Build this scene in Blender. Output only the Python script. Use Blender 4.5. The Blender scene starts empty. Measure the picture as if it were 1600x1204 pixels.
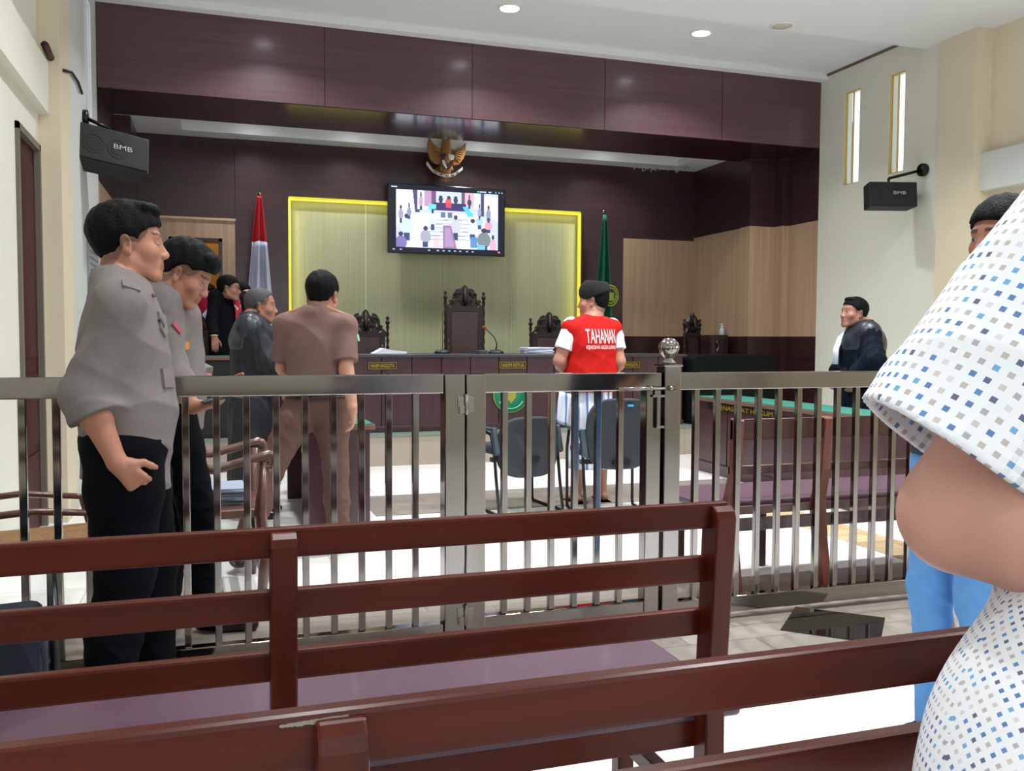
import bpy, bmesh, math, random
import numpy as np
from mathutils import Vector, Matrix
random.seed(7)
C = bpy.context.scene.collection
# ---------------------------------------------------------------- camera, world, light, exposure
F = 1408.18; EYE = 1.22
def basis(yaw, pitch, roll):
    cy, sy, cp, sp = math.cos(yaw), math.sin(yaw), math.cos(pitch), math.sin(pitch)
    f = np.array([sy*cp, cy*cp, sp]); r = np.array([cy, -sy, 0.0]); d = -np.cross(r, f)
    cr, sr = math.cos(roll), math.sin(roll)
    return cr*r+sr*d, -sr*r+cr*d, f
RR, DD, FF = basis(*[math.radians(a) for a in (18.28877, -2.87314, -.27749)])
cam_d = bpy.data.cameras.new('camera'); cam = bpy.data.objects.new('camera', cam_d); C.objects.link(cam)
cam_d.sensor_width = 36; cam_d.lens = 36*F/1600; cam_d.clip_start = .02
M = Matrix.Identity(4)
for i in range(3):
    M[i][0] = RR[i]; M[i][1] = -DD[i]; M[i][2] = -FF[i]
M[2][3] = EYE
cam.matrix_world = M
bpy.context.scene.camera = cam
vs = bpy.context.scene.view_settings
vs.view_transform = 'Standard'; vs.look = 'None'; vs.gamma = 1; vs.use_curve_mapping = False
vs.exposure = 0.0
W = bpy.data.worlds.new('world'); bpy.context.scene.world = W; W.use_nodes = True
W.node_tree.nodes['Background'].inputs[0].default_value = (.9, .96, 1, 1)
W.node_tree.nodes['Background'].inputs[1].default_value = 1.6
def area(name, loc, rot, sx, sy, power, col=(1, 1, 1), spread=180):
    l = bpy.data.lights.new(name, 'AREA'); l.shape = 'RECTANGLE'; l.size = sx; l.size_y = sy
    l.energy = power; l.color = col; l.spread = math.radians(spread)
    o = bpy.data.objects.new(name, l); C.objects.link(o); o.location = loc; o.rotation_euler = rot
    return o
# daylight coming in through the big windows behind the public benches
area('window_daylight', (1.2, -3.35, 2.0), (math.radians(80), 0, 0), 3.4, 1.9, 22, (.9, .96, 1))
area('window_daylight', (5.0, -3.35, 2.0), (math.radians(80), 0, 0), 2.8, 1.9, 22, (.9, .96, 1))
area('window_daylight', (6.85, 1.2, 1.9), (0, math.radians(90), 0), 1.9, 3.2, 60, (.95, .98, 1))
# rays of this camera, to turn measurements of the room into places
def ray(x, y): return RR*(x-800)/F + DD*(y-602)/F + FF
O = np.array([0, 0, EYE])
def PX(x, y, v): r = ray(x, y); return O+r*v/r[0]
def PY(x, y, v): r = ray(x, y); return O+r*v/r[1]
def PZ(x, y, v): r = ray(x, y); return O+r*(v-EYE)/r[2]
def PD(x, y, d): return O+ray(x, y)*d
# ---------------------------------------------------------------- materials
def lin(c):
    return tuple((v/12.92 if v <= .04045 else ((v+.055)/1.055)**2.4) for v in c)
def hexc(h):
    return lin(tuple(int(h[i:i+2], 16)/255 for i in (0, 2, 4)))
MC = {}
def base_mat(name):
    m = bpy.data.materials.new(name); m.use_nodes = True
    return m, m.node_tree.nodes, m.node_tree.links, m.node_tree.nodes['Principled BSDF']
def coords(nt, scale=(1, 1, 1), rot=(0, 0, 0), kind='Object'):
    tc = nt.nodes.new('ShaderNodeTexCoord'); mp = nt.nodes.new('ShaderNodeMapping')
    mp.inputs['Scale'].default_value = scale; mp.inputs['Rotation'].default_value = rot
    nt.links.new(tc.outputs[kind], mp.inputs[0]); return mp.outputs[0]
def ramp(nt, fac, stops):
    r = nt.nodes.new('ShaderNodeValToRGB'); nt.links.new(fac, r.inputs[0])
    e = r.color_ramp.elements
    while len(e) < len(stops): e.new(.5)
    for k, (p, c) in enumerate(stops): e[k].position = p; e[k].color = (*c, 1)
    return r.outputs[0]
def mat(name, col, rough=.5, metal=0, spec=.5, var=.0, scale=8, bump=0, bscale=60, coat=0, emit=None, es=0):
    if name in MC: return MC[name]
    m, N, L, B = base_mat(name); MC[name] = m
    col = hexc(col) if isinstance(col, str) else col
    B.inputs['Base Color'].default_value = (*col, 1); B.inputs['Roughness'].default_value = rough
    B.inputs['Metallic'].default_value = metal; B.inputs['Specular IOR Level'].default_value = spec
    B.inputs['Coat Weight'].default_value = coat; B.inputs['Coat Roughness'].default_value = .08
    if var:
        n = N.new('ShaderNodeTexNoise'); n.inputs['Scale'].default_value = scale; n.inputs['Detail'].default_value = 4
        L.new(coords(m.node_tree), n.inputs[0])
        o = ramp(m.node_tree, n.outputs[0], [(.3, tuple(c*(1-var) for c in col)), (.7, tuple(min(1, c*(1+var)) for c in col))])
        L.new(o, B.inputs['Base Color'])
    if bump:
        n = N.new('ShaderNodeTexNoise'); n.inputs['Scale'].default_value = bscale; b = N.new('ShaderNodeBump')
        b.inputs['Strength'].default_value = bump; b.inputs['Distance'].default_value = .004
        L.new(coords(m.node_tree), n.inputs[0]); L.new(n.outputs[0], b.inputs['Height']); L.new(b.outputs[0], B.inputs['Normal'])
    if emit:
        B.inputs['Emission Color'].default_value = (*(hexc(emit) if isinstance(emit, str) else emit), 1)
        B.inputs['Emission Strength'].default_value = es
    return m
def wood(name, c1, c2, scale=(1.5, 30, 30), rough=.3, coat=.3, spec=.5, c3=None):
    if name in MC: return MC[name]
    m, N, L, B = base_mat(name); MC[name] = m; nt = m.node_tree
    n = N.new('ShaderNodeTexNoise'); n.inputs['Scale'].default_value = 1; n.inputs['Detail'].default_value = 6
    n.inputs['Distortion'].default_value = .6
    L.new(coords(nt, scale), n.inputs[0])
    st = [(.3, hexc(c1)), (.7, hexc(c2))]
    if c3: st.append((.9, hexc(c3)))
    L.new(ramp(nt, n.outputs[0], st), B.inputs['Base Color'])
    B.inputs['Roughness'].default_value = rough; B.inputs['Coat Weight'].default_value = coat
    B.inputs['Coat Roughness'].default_value = .15; B.inputs['Specular IOR Level'].default_value = spec
    return m
def tiles(name, c1, c2, mortar, size, rough, off=0, wid=1, hgt=1, msize=.004, swap=False):
    if name in MC: return MC[name]
    m, N, L, B = base_mat(name); MC[name] = m; nt = m.node_tree
    b = N.new('ShaderNodeTexBrick'); b.offset = off; b.inputs['Scale'].default_value = 1/size
    b.inputs['Color1'].default_value = (*hexc(c1), 1); b.inputs['Color2'].default_value = (*hexc(c2), 1)
    b.inputs['Mortar'].default_value = (*hexc(mortar), 1); b.inputs['Mortar Size'].default_value = msize/size
    b.inputs['Brick Width'].default_value = wid; b.inputs['Row Height'].default_value = hgt
    L.new(coords(nt, rot=(0, 0, math.pi/2 if swap else 0)), b.inputs[0]); L.new(b.outputs['Color'], B.inputs['Base Color'])
    B.inputs['Roughness'].default_value = rough
    return m
PAINT = mat('cream_wall_paint', 'dbd9cb', .6, var=.02, scale=2, bump=.05)
PAINT2 = mat('pale_grey_wall_paint', 'cacdc8', .6, var=.02, scale=2)
CREAM = mat('warm_cream_pillar_paint', 'd8ccb2', .6, var=.02, scale=2)
CEIL = mat('white_ceiling_paint', 'dcdcdc', .7, var=.01, scale=1)
FLOOR = tiles('white_polished_floor_tile', 'efefed', 'eaeae8', 'c9c9c5', .6, .12)
STRIPF = tiles('grey_wood_look_floor_tile', '8f877e', '7b736b', '6b645d', .6, .3, .5, 1, .25)
TANF = tiles('tan_striped_floor_tile', 'b39a76', 'c9b48f', '8f7753', .3, .35, 0, 1, .12)
GRAN = mat('black_polished_granite', '0a0b0d', .04, spec=.8)
DARKW = wood('dark_mahogany_panel', '2b1518', '3d2022', (1.2, 1.2, 26), .32, .35)
BEAMW = wood('mahogany_beam_panel', '4b3136', '5b3b40', (1.0, 1, 30), .36, .22)
TANW = wood('tan_wood_panel', 'a98a70', 'bd9d82', (26, 26, .7), .4, .15)
YELW = wood('olive_yellow_wood_panel', 'aeae88', 'babb96', (40, 40, .6), .5, .05)
BENCH = wood('red_brown_varnished_wood', '42160c', '561f10', (2, 22, 22), .3, .08, c3='6a2c18', spec=.18)
BENCH2 = wood('red_brown_varnished_post', '42160c', '561f10', (22, 22, 2), .3, .08, c3='6a2c18', spec=.18)
COURTB = wood('dark_red_bench_wood', '2c1110', '441d1a', (2, 22, 22), .25, .5)
COURTV = wood('dark_red_bench_post', '5a2a20', '6b3428', (22, 22, 2), .3, .4)
DESKW = wood('dark_plum_desk_wood', '33181f', '42212a', (18, 18, 1.2), .35, .3)
VINYL = mat('maroon_seat_vinyl', '523646', .38, var=.06, scale=20, coat=.1)
STEEL = mat('polished_stainless_steel', '8c8682', .09, 1)
STEELB = mat('brushed_stainless_steel', '8f8a85', .2, 1)
BLACKP = mat('black_plastic', '15161a', .45)
BLACKM = mat('black_metal', '101216', .35, .3)
GREENF = mat('green_felt_cloth', '1f6b5a', .9, var=.08, scale=60)
CARVE = mat('carved_dark_wood', '20110f', .4, var=.25, scale=40, bump=.5, bscale=90)
LEATH = mat('brown_leather', '43302a', .38, var=.12, scale=14)
GREYF = mat('charcoal_chair_fabric', '262b31', .8, var=.08, scale=120, bump=.2, bscale=400)
GOLD = mat('gold_letters', 'b89a1e', .35, .4)
WHITEM = mat('white_marking', 'e8e8e8', .5)
PAPER = mat('white_paper', 'd9dcea', .7)
GLASS = mat('window_pane_glass', 'f4f8ff', .05)
GLASS.node_tree.nodes['Principled BSDF'].inputs['Transmission Weight'].default_value = 1
GLASS.node_tree.nodes['Principled BSDF'].inputs['IOR'].default_value = 1.05
RUBBER = mat('black_rubber', '0b0b0b', .7)
# ---------------------------------------------------------------- mesh helpers
def link(name, me, m, parent=None, loc=None):
    o = bpy.data.objects.new(name, me); C.objects.link(o)
    if m is not None: me.materials.append(m)
    if parent is not None:
        o.parent = parent
        for v in me.vertices: pass
    if loc is not None: o.location = loc
    return o
class MB:
    def __init__(s): s.v = []; s.f = []; s.sm = []
    def add(s, vs, fs, smooth=False):
        b = len(s.v); s.v += [tuple(float(c) for c in v) for v in vs]; s.f += [tuple(i+b for i in f) for f in fs]; s.sm += [smooth]*len(fs)
    def box(s, x0, y0, z0, x1, y1, z1, R=None, c=(0, 0, 0)):
        vs = [(x, y, z) for x in (x0, x1) for y in (y0, y1) for z in (z0, z1)]
        if R is not None: vs = [tuple(R @ Vector(v)+Vector(c)) for v in vs]
        s.add(vs, [(0, 1, 3, 2), (4, 6, 7, 5), (0, 4, 5, 1), (2, 3, 7, 6), (0, 2, 6, 4), (1, 5, 7, 3)])
        return s
    def tube(s, pts, r, n=10, cap=True, closed=False):
        pts = [Vector(p) for p in pts]; rs = r if isinstance(r, (list, tuple)) else [r]*len(pts)
        up = Vector((0, 0, 1)); rings = []; px = None
        for i, p in enumerate(pts):
            a = pts[i-1] if i or closed else p; b = pts[(i+1) % len(pts)] if i < len(pts)-1 or closed else p
            t = (b-a).normalized()
            if px is None: px = t.orthogonal().normalized()
            px = (px-t*px.dot(t)).normalized(); py = t.cross(px)
            rings.append([p+(px*math.cos(k*2*math.pi/n)+py*math.sin(k*2*math.pi/n))*rs[i] for k in range(n)])
        vs = [v for q in rings for v in q]; fs = []
        m = len(pts)
        for i in range(m if closed else m-1):
            for k in range(n):
                j = (i+1) % m
                fs.append((i*n+k, i*n+(k+1) % n, j*n+(k+1) % n, j*n+k))
        if cap and not closed: fs += [tuple(range(n))[::-1], tuple((m-1)*n+k for k in range(n))]
        s.add(vs, fs, True); return s
    def lathe(s, prof, c=(0, 0, 0), n=20, R=None):
        vs = []; fs = []
        for r, z in prof:
            for k in range(n):
                v = Vector((r*math.cos(k*2*math.pi/n), r*math.sin(k*2*math.pi/n), z))
                if R is not None: v = R @ v
                vs.append(v+Vector(c))
        for i in range(len(prof)-1):
            for k in range(n): fs.append((i*n+k, i*n+(k+1) % n, (i+1)*n+(k+1) % n, (i+1)*n+k))
        fs += [tuple(range(n))[::-1], tuple((len(prof)-1)*n+k for k in range(n))]
        s.add(vs, fs, True); return s
    def prism(s, outline, d0, d1, fn):
        """outline (a,b) pairs extruded from d0 to d1; fn(a,b,d)->xyz"""
        n = len(outline); vs = [fn(a, b, d0) for a, b in outline]+[fn(a, b, d1) for a, b in outline]
        fs = [tuple(range(n))[::-1], tuple(range(n, 2*n))]+[(i, (i+1) % n, n+(i+1) % n, n+i) for i in range(n)]
        s.add(vs, fs); return s
    def build(s, name, m, parent=None, bevel=0, loc=None, seg=2):
        me = bpy.data.meshes.new(name)
        vs = s.v
        if parent is not None and parent.get('_o') is not None:
            ox, oy, oz = parent['_o']; vs = [(x-ox, y-oy, z-oz) for x, y, z in vs]
        elif loc is not None: vs = [(x-loc[0], y-loc[1], z-loc[2]) for x, y, z in vs]
        me.from_pydata(vs, [], s.f); me.update()
        bm = bmesh.new(); bm.from_mesh(me); bmesh.ops.recalc_face_normals(bm, faces=bm.faces); bm.to_mesh(me); bm.free()
        for p, q in zip(me.polygons, s.sm): p.use_smooth = q
        o = bpy.data.objects.new(name, me); C.objects.link(o); me.materials.append(m)
        if parent is not None:
            o.parent = parent
            if parent.get('_o') is not None: o['_o'] = parent['_o']
            if parent.type == 'MESH': pass
        elif loc is not None: o.location = loc
        if bevel:
            b = o.modifiers.new('bevel', 'BEVEL'); b.width = bevel; b.segments = seg; b.limit_method = 'ANGLE'; b.angle_limit = math.radians(40)
            b.harden_normals = False
        return o
def thing(name, label, cat, loc, group=None, rz=0):
    """an Empty at the thing's base; children are given in world measures and stored relative to it"""
    o = bpy.data.objects.new(name, None); C.objects.link(o); o.location = [float(v) for v in loc]; o.rotation_euler[2] = rz
    o.empty_display_size = .1
    o['label'] = label; o['category'] = cat; o['_o'] = [float(v) for v in loc]
    if group: o['group'] = group
    return o
def lthing(name, label, cat, loc, rz=0, group=None):
    """same, but children are modelled in the thing's own frame"""
    o = thing(name, label, cat, loc, group, rz); o['_o'] = [0.0, 0.0, 0.0]; return o
def tag(o, label, cat, group=None):
    o['label'] = label; o['category'] = cat
    if group: o['group'] = group
    return o
def struct(o): o['kind'] = 'structure'; return o
def sbox(name, m, *b, bevel=0): return struct(MB().box(*b).build(name, m, bevel=bevel))
def text(name, body, h, m, parent, mtx, width=None, ext=.001):
    cu = bpy.data.curves.new(name, 'FONT'); cu.body = body; cu.size = 1; cu.align_x = 'CENTER'; cu.align_y = 'CENTER'; cu.extrude = 0
    t = bpy.data.objects.new(name, cu); C.objects.link(t); bpy.context.view_layer.update()
    me = bpy.data.meshes.new_from_object(t.evaluated_get(bpy.context.evaluated_depsgraph_get()))
    bpy.data.objects.remove(t); me.name = name
    co = np.array([v.co[:] for v in me.vertices]); lo = co.min(0); hi = co.max(0)
    co[:, :2] -= (lo[:2]+hi[:2])/2; sc = h/(hi[1]-lo[1]); sx = sc if not width else width/(hi[0]-lo[0])
    for v, c in zip(me.vertices, co): v.co = mtx @ Vector((c[0]*sx, c[1]*sc, ext))
    return me
def put(name, me, m, parent):
    o = bpy.data.objects.new(name, me); C.objects.link(o)
    ox = parent.get('_o') if parent is not None else None
    if ox is not None:
        for v in me.vertices: v.co -= Vector(ox[:])
        o['_o'] = ox
    me.materials.clear(); me.materials.append(m); o.parent = parent
    return o
def rmat(x, y, z): return Matrix((x, y, z)).transposed()
def wall_holes(name, m, axis, c0, c1, a0, a1, z0, z1, holes):
    """wall slab between c0..c1 on axis ('x' = constant x), spanning a0..a1, z0..z1, with rectangular openings"""
    A = sorted({a0, a1, *[h[0] for h in holes], *[h[1] for h in holes]}); Z = sorted({z0, z1, *[h[2] for h in holes], *[h[3] for h in holes]})
    b = MB()
    for i in range(len(A)-1):
        for j in range(len(Z)-1):
            am, zm = (A[i]+A[i+1])/2, (Z[j]+Z[j+1])/2
            if any(h[0] < am < h[1] and h[2] < zm < h[3] for h in holes): continue
            if axis == 'x': b.box(c0, A[i], Z[j], c1, A[i+1], Z[j+1])
            else: b.box(A[i], c0, Z[j], A[i+1], c1, Z[j+1])
    return struct(b.build(name, m))
# ---------------------------------------------------------------- the room
XL, XR, YB, YD = -.93, 6.45, 10.65, 8.6
sbox('floor', FLOOR, -1.6, -3.6, -.1, 7.4, 12.4, 0)
sbox('floor_border', STRIPF, -1.06, 2.72, 0, 6.6, 4.0, .004)
sbox('floor_border', STRIPF, 1.05, 6.15, 0, 4.3, 6.95, .004)
sbox('floor_border', TANF, 3.66, 4.02, 0, 3.98, 5.6, .004)
b = MB(); q = [PZ(1219, 986, 0), PZ(1243, 950, 0), PZ(1383, 967, 0), PZ(1375, 1008, 0)]
b.prism([(p[0], p[1]) for p in q], .004, .008, lambda a, c, d: (a, c, d)); struct(b.build('floor_granite_inlay', GRAN))
# side walls, with the slit windows high up
wall_holes('wall_left', PAINT, 'x', -1.16, -1.06, -3.4, 6.55, 0, 4.3, [(4.9, 5.82, 3.02, 3.9), (5.8, 6.5, 0, 2.45), (-1, 1.4, 1.0, 2.4)])
wall_holes('wall_left_front', PAINT2, 'x', -1.03, -.935, 7.02, 8.6, 0, 4.3, [(7.86, 8.12, 2.92, 3.9)])
sbox('trim_1', CREAM, -1.3, 6.55, 0, -.93, 7.02, 4.3)
sbox('trim_2', PAINT, -1.06, -3.4, 2.66, -.995, 6.55, 2.99)
wall_holes('wall_right_front', PAINT, 'x', 6.45, 6.55, 6.82, 8.6, 0, 4.3, [(7.95, 8.19, 2.9, 3.88), (7.3, 7.51, 2.9, 3.88)])
sbox('trim_3', CREAM, 6.42, 6.4, 0, 6.8, 6.82, 4.3)
wall_holes('wall_right', CREAM, 'x', 6.6, 6.7, -3.4, 6.4, 0, 4.3, [(-.4, 2.8, 1.0, 2.4), (3.6, 5.6, 3.0, 3.8)])
sbox('trim_4', PAINT2, 6.5, -3.4, 2.57, 6.6, 6.4, 2.9)
wall_holes('wall_back', PAINT, 'y', -3.3, -3.1, -1.3, 6.85, 0, 4.3, [(-.5, 2.9, .9, 2.9), (3.6, 6.4, .9, 2.9)])
sbox('ceiling', CEIL, -1.3, 7.05, 4.16, 6.85, 8.62, 4.3)
sbox('ceiling_lower', CEIL, -1.3, -3.4, 4.0, 6.85, 7.05, 4.3)
sbox('trim_5', CEIL, XL, 8.48, 4.10, 6.45, 8.6, 4.16)
sbox('trim_6', mat('brown_edge_trim', '6b5a4a', .6), 6.435, 7.05, 4.135, 6.45, 8.5, 4.16)  # brown trim along the line where ceiling and right wall meet
# beam over the front of the court, in jointed panels
for i, (a, c) in enumerate(((XL-.05, 1.0), (1.0, 2.42), (2.42, 3.83), (3.83, 5.2), (5.2, 6.5))):
    sbox('beam_panel', BEAMW, a+.003, YD, 3.38, c-.003, YD+.02, 4.1)
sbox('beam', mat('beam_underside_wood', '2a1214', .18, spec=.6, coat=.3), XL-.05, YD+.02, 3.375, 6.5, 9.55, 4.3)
# alcove side walls
def clad(name, x0, y0, x1, y1, zs):
    for k, (a, c, m) in enumerate(zs): sbox(name, m, x0, y0, a, x1, y1, c)
low = [(0, 1.28, DARKW), (1.28, 2.58, TANW), (2.58, 3.7, DARKW)]
clad('wall_left_alcove', -1.3, YD, XL, 9.9, low)
clad('wall_left_alcove', -1.3, 9.9, -.77, 10.8, low)
clad('wall_right_alcove', XR, YD, 6.9, 9.15, low)
clad('wall_right_alcove', 6.36, 9.15, 6.9, 9.3, low)
clad('wall_right_alcove', 6.02, 9.3, 6.9, 9.5, low)
clad('wall_right_alcove', 6.05, 9.5, 6.9, 10.8, low)
# alcove ceiling: a recess framed by a lower border
sbox('ceiling_alcove', CEIL, -1.3, 9.5, 3.6, 6.9, 12.3, 3.75)
sbox('ceiling_alcove_border', CEIL, -1.3, 10.38, 3.45, 6.9, 10.7, 3.6)
sbox('ceiling_alcove_border', CEIL, 5.65, 9.5, 3.45, 6.9, 10.38, 3.6)
sbox('ceiling_alcove_border', CEIL, -1.3, 9.5, 3.45, -.3, 10.38, 3.6)
# back wall: dark panels, tan panels, the recessed olive yellow panel, the doorway
sbox('wall_front', DARKW, .82, YB+.06, 2.85, 4.44, YB+.2, 3.6)
sbox('wall_front', DARKW, .245, YB, 0, .82, YB+.2, 3.6)
sbox('wall_front', DARKW, 4.44, YB, 0, 5.02, YB+.2, 3.6)
sbox('wall_front', DARKW, .82, YB, 2.85, 4.44, YB+.05, 3.6)
clad('wall_front', 5.02, YB+.01, 6.1, YB+.2, [(0, 1.28, DARKW), (1.28, 2.54, TANW), (2.54, 3.6, DARKW)])
clad('wall_front', -.8, YB+.02, -.46, YB+.2, [(0, 2.55, TANW), (2.55, 3.6, DARKW)])
clad('wall_front', .1, YB+.02, .245, YB+.2, [(0, 2.55, TANW), (2.55, 3.6, DARKW)])
clad('wall_front', -.46, YB+.02, .1, YB+.2, [(2.34, 2.55, TANW), (2.55, 3.6, DARKW)])
sbox('trim_7', mat('pale_wood_edge', 'c9a988', .3), -.8, YB, 2.54, .245, YB+.03, 2.565)
for a, c in ((.82, 1.716), (1.724, 2.616), (2.624, 3.536), (3.544, 4.44)):
    sbox('wall_front_panel', YELW, a, YB+.10, .3, c, YB+.16, 2.85)
LED = mat('yellow_led_strip', 'd8cc40', .5, emit='d8d03c', es=.95)
for lx, lz, sx, ry in ((2.63, 2.79, 3.5, 0), (.87, 1.9, 1.6, 1), (4.39, 1.9, 1.6, -1)):
    l = bpy.data.lights.new('strip_light', 'AREA'); l.shape = 'RECTANGLE'; l.size = sx; l.size_y = .03; l.energy = .9; l.color = (1, .93, .2)
    o = bpy.data.objects.new('strip_light', l); C.objects.link(o); o.location = (lx, YB+.03, lz); o.rotation_euler = (math.radians(35), 0, 0) if not ry else (math.radians(0), 0, 0)
    if ry: o.rotation_euler = Matrix(((0, ry*.55, -ry*.83), (0, .83, .55), (-1, 0, 0))).transposed().to_euler() if False else (0, ry*math.radians(-90), 0)
sbox('trim_8', mat('panel_joint_white', 'e8e8d0', .5), 1.716, YB+.097, .3, 1.724, YB+.13, 2.85)
sbox('trim_9', mat('panel_joint_pale', 'c9c8a8', .5), 2.616, YB+.097, .3, 2.624, YB+.13, 2.85)
sbox('trim_10', mat('panel_joint_pale', 'c9c8a8', .5), 3.536, YB+.097, .3, 3.544, YB+.13, 2.85)
sbox('light_strip', LED, .83, YB+.02, 2.812, 4.43, YB+.075, 2.848)
sbox('light_strip', LED, .822, YB+.02, 0.9, .85, YB+.075, 2.83)
sbox('light_strip', LED, 4.415, YB+.02, .9, 4.438, YB+.075, 2.83)
# doorway with the room behind it
OCH = mat('ochre_lit_wall', 'b98f45', .7)
b = MB(); b.box(-.46, YB+.0, .31, -.42, YB+.22, 2.34).box(.06, YB+.0, .31, .1, YB+.22, 2.34).box(-.46, YB, 2.30, .1, YB+.22, 2.34)
struct(b.build('door_1', DARKW, bevel=.004))
sbox('wall_behind_doorway', OCH, -1.3, 12.0, 0, 1.0, 12.1, 3.6); sbox('wall_behind_doorway', OCH, .6, YB+.2, 0, .7, 12.0, 3.6)
sbox('wall_behind_doorway', OCH, -1.3, YB+.2, 0, -1.2, 12, 3.6)
# platform of the judges
PLAT = tiles('beige_platform_tile', '9b9082', 'a89c8e', '877d70', .6, .3)
sbox('platform', PLAT, -1.2, YD, 0, 6.5, 12.1, .29)
sbox('platform_top', mat('grey_green_carpet', '6f7f76', .5, var=.05, scale=30), -1.2, YD-.015, .29, 6.5, 12.1, .31)
# windows: frames and panes
def slit(n, x, y0, y1, z0, z1, fr=.009, fm=None):
    b = MB()
    b.box(x, y0, z0, x+.03, y0+fr, z1).box(x, y1-fr, z0, x+.03, y1, z1).box(x, y0, z0, x+.03, y1, z0+fr).box(x, y0, z1-fr, x+.03, y1, z1)
    b.box(x, (y0+y1)/2-.003, z0, x+.02, (y0+y1)/2+.003, z1)
    o = struct(b.build(n, fm or mat('yellow_window_frame', 'c9ac4c', .5)))
    MB().box(x+.012, y0+fr, z0+fr, x+.018, y1-fr, z1-fr).build('pane', GLASS, o)
slit('window_1', 6.46, 7.95, 8.19, 2.9, 3.88); slit('window_2', 6.46, 7.3, 7.51, 2.9, 3.88)
slit('window_3', -.95, 7.86, 8.12, 2.92, 3.9, .003, mat('white_window_frame', 'dddddd', .4)); slit('window_4', -1.14, 4.9, 5.82, 3.02, 3.9); slit('window_5', 6.62, 3.6, 5.6, 3.0, 3.8)
def bigwin(n, ax, c, a0, a1, z0, z1, k):
    b = MB()
    def bb(a, c0, d, e):
        b.box(*((c, a, d, c+.06, c0, e) if ax == 'x' else (a, c, d, c0, c+.06, e)))
    bb(a0, a1, z0, z0+.06); bb(a0, a1, z1-.06, z1)
    for i in range(k+1):
        u = a0+(a1-a0)*i/k; bb(max(a0, u-.03), min(a1, u+.03), z0, z1)
    struct(b.build(n, mat('white_window_frame', 'dddddd', .4)))
bigwin('window_6', 'y', -3.23, -.5, 2.9, .9, 2.9, 4); bigwin('window_7', 'y', -3.23, 3.6, 6.4, .9, 2.9, 3)
bigwin('window_8', 'x', 6.62, -.4, 2.8, 1.0, 2.4, 3); bigwin('window_9', 'x', -1.14, -1, 1.4, 1.0, 2.4, 3)
# left door
MAR = mat('deep_maroon_door_gloss', '3a0618', .45, spec=.12)
b = MB(); b.box(-1.12, 5.8, 0, -1.04, 5.84, 2.45).box(-1.12, 6.46, 0, -1.04, 6.5, 2.45).box(-1.12, 5.8, 2.41, -1.04, 6.5, 2.45)
d2 = struct(b.build('door_2', mat('grey_door_frame', '6d665c', .5)))
lf = MB().box(-1.11, 5.84, .01, -1.075, 6.46, 2.41).build('door_leaf', MAR, d2)
b = MB()
for z0, z1 in ((.12, .5), (.55, 1.0), (1.1, 2.3)): b.box(-1.075, 5.92, z0, -1.066, 6.38, z1)
b.build('door_panel', MAR, d2, bevel=.004)
MB().box(-1.075, 5.86, .98, -1.05, 5.9, 1.08).build('door_handle', STEEL, d2, bevel=.004)
# ---------------------------------------------------------------- ceiling lamps
LAMP = mat('lit_lamp_diffuser', 'ffffff', .5, emit='f2f7ff', es=22)
def downlight(x, y, z, label, on=True, power=34, r=.085, group='ceiling downlights', spread=125):
    t = thing('ceiling_downlight', label, 'ceiling lamp', (x, y, z), group)
    MB().lathe([(r+.02, 0), (r+.02, -.008), (r, -.012), (r, 0)], (x, y, z), 28).build('trim_ring', mat('lamp_ring_white', 'e6e6e2', .4), t)
    MB().lathe([(r-.002, -.002), (r-.002, -.010), (r*.5, -.013)], (x, y, z), 28).build('diffuser', LAMP if on else mat('unlit_diffuser', 'bdb9ab', .5), t)
    if on:
        l = bpy.data.lights.new('lamp_light', 'AREA'); l.shape = 'DISK'; l.size = 2*r; l.energy = power; l.spread = math.radians(spread); l.color = (.95, .98, 1)
        o = bpy.data.objects.new('lamp_light', l); C.objects.link(o); o.parent = t; o.location = (0, 0, -.02)
    return t
downlight(2.52, 7.74, 4.16, 'round lit downlight in the ceiling above the middle of the beam')
downlight(4.45, 7.76, 4.16, 'round lit downlight in the ceiling nearer the right wall, above the beam')
downlight(4.78, 7.0-.06, 4.0, 'unlit round fitting on the lower ceiling, right of the lit downlights', on=False, group=None)
for x in (.5,): downlight(x, 7.75, 4.16, 'round ceiling downlight out of the picture, left end of the row by the beam')
for y in (5.2, 2.4, -.6):
    for x, lx in ((.4, 'left'), (2.5, 'middle'), (4.6, 'right')): downlight(x, y, 4.0, 'round ceiling downlight outside the picture, %s lamp of the %s row' % (lx, {5.2: 'front', 2.4: 'centre', -.6: 'rear'}[y]), power={5.2: 62, 2.4: 50, -.6: 14}[y]*(.62 if x < 1 else 1.08), group='hall downlights outside the picture')
for x, lb in ((.42, 'left end of the row'), (1.5, 'second from the left'), (3.0, 'above the television'), (4.6, 'right end of the row')):
    downlight(x, 10.12, 3.6, 'small lit downlight in the ceiling recess over the judges, %s' % lb, power=10, r=.06, group='alcove downlights', spread=120)
l = bpy.data.lights.new('lamp_light', 'AREA'); l.size = .5; l.energy = 14; l.color = (1, .85, .6)
o = bpy.data.objects.new('lamp_light', l); C.objects.link(o); o.location = (-.2, 11.4, 3.4)
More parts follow.
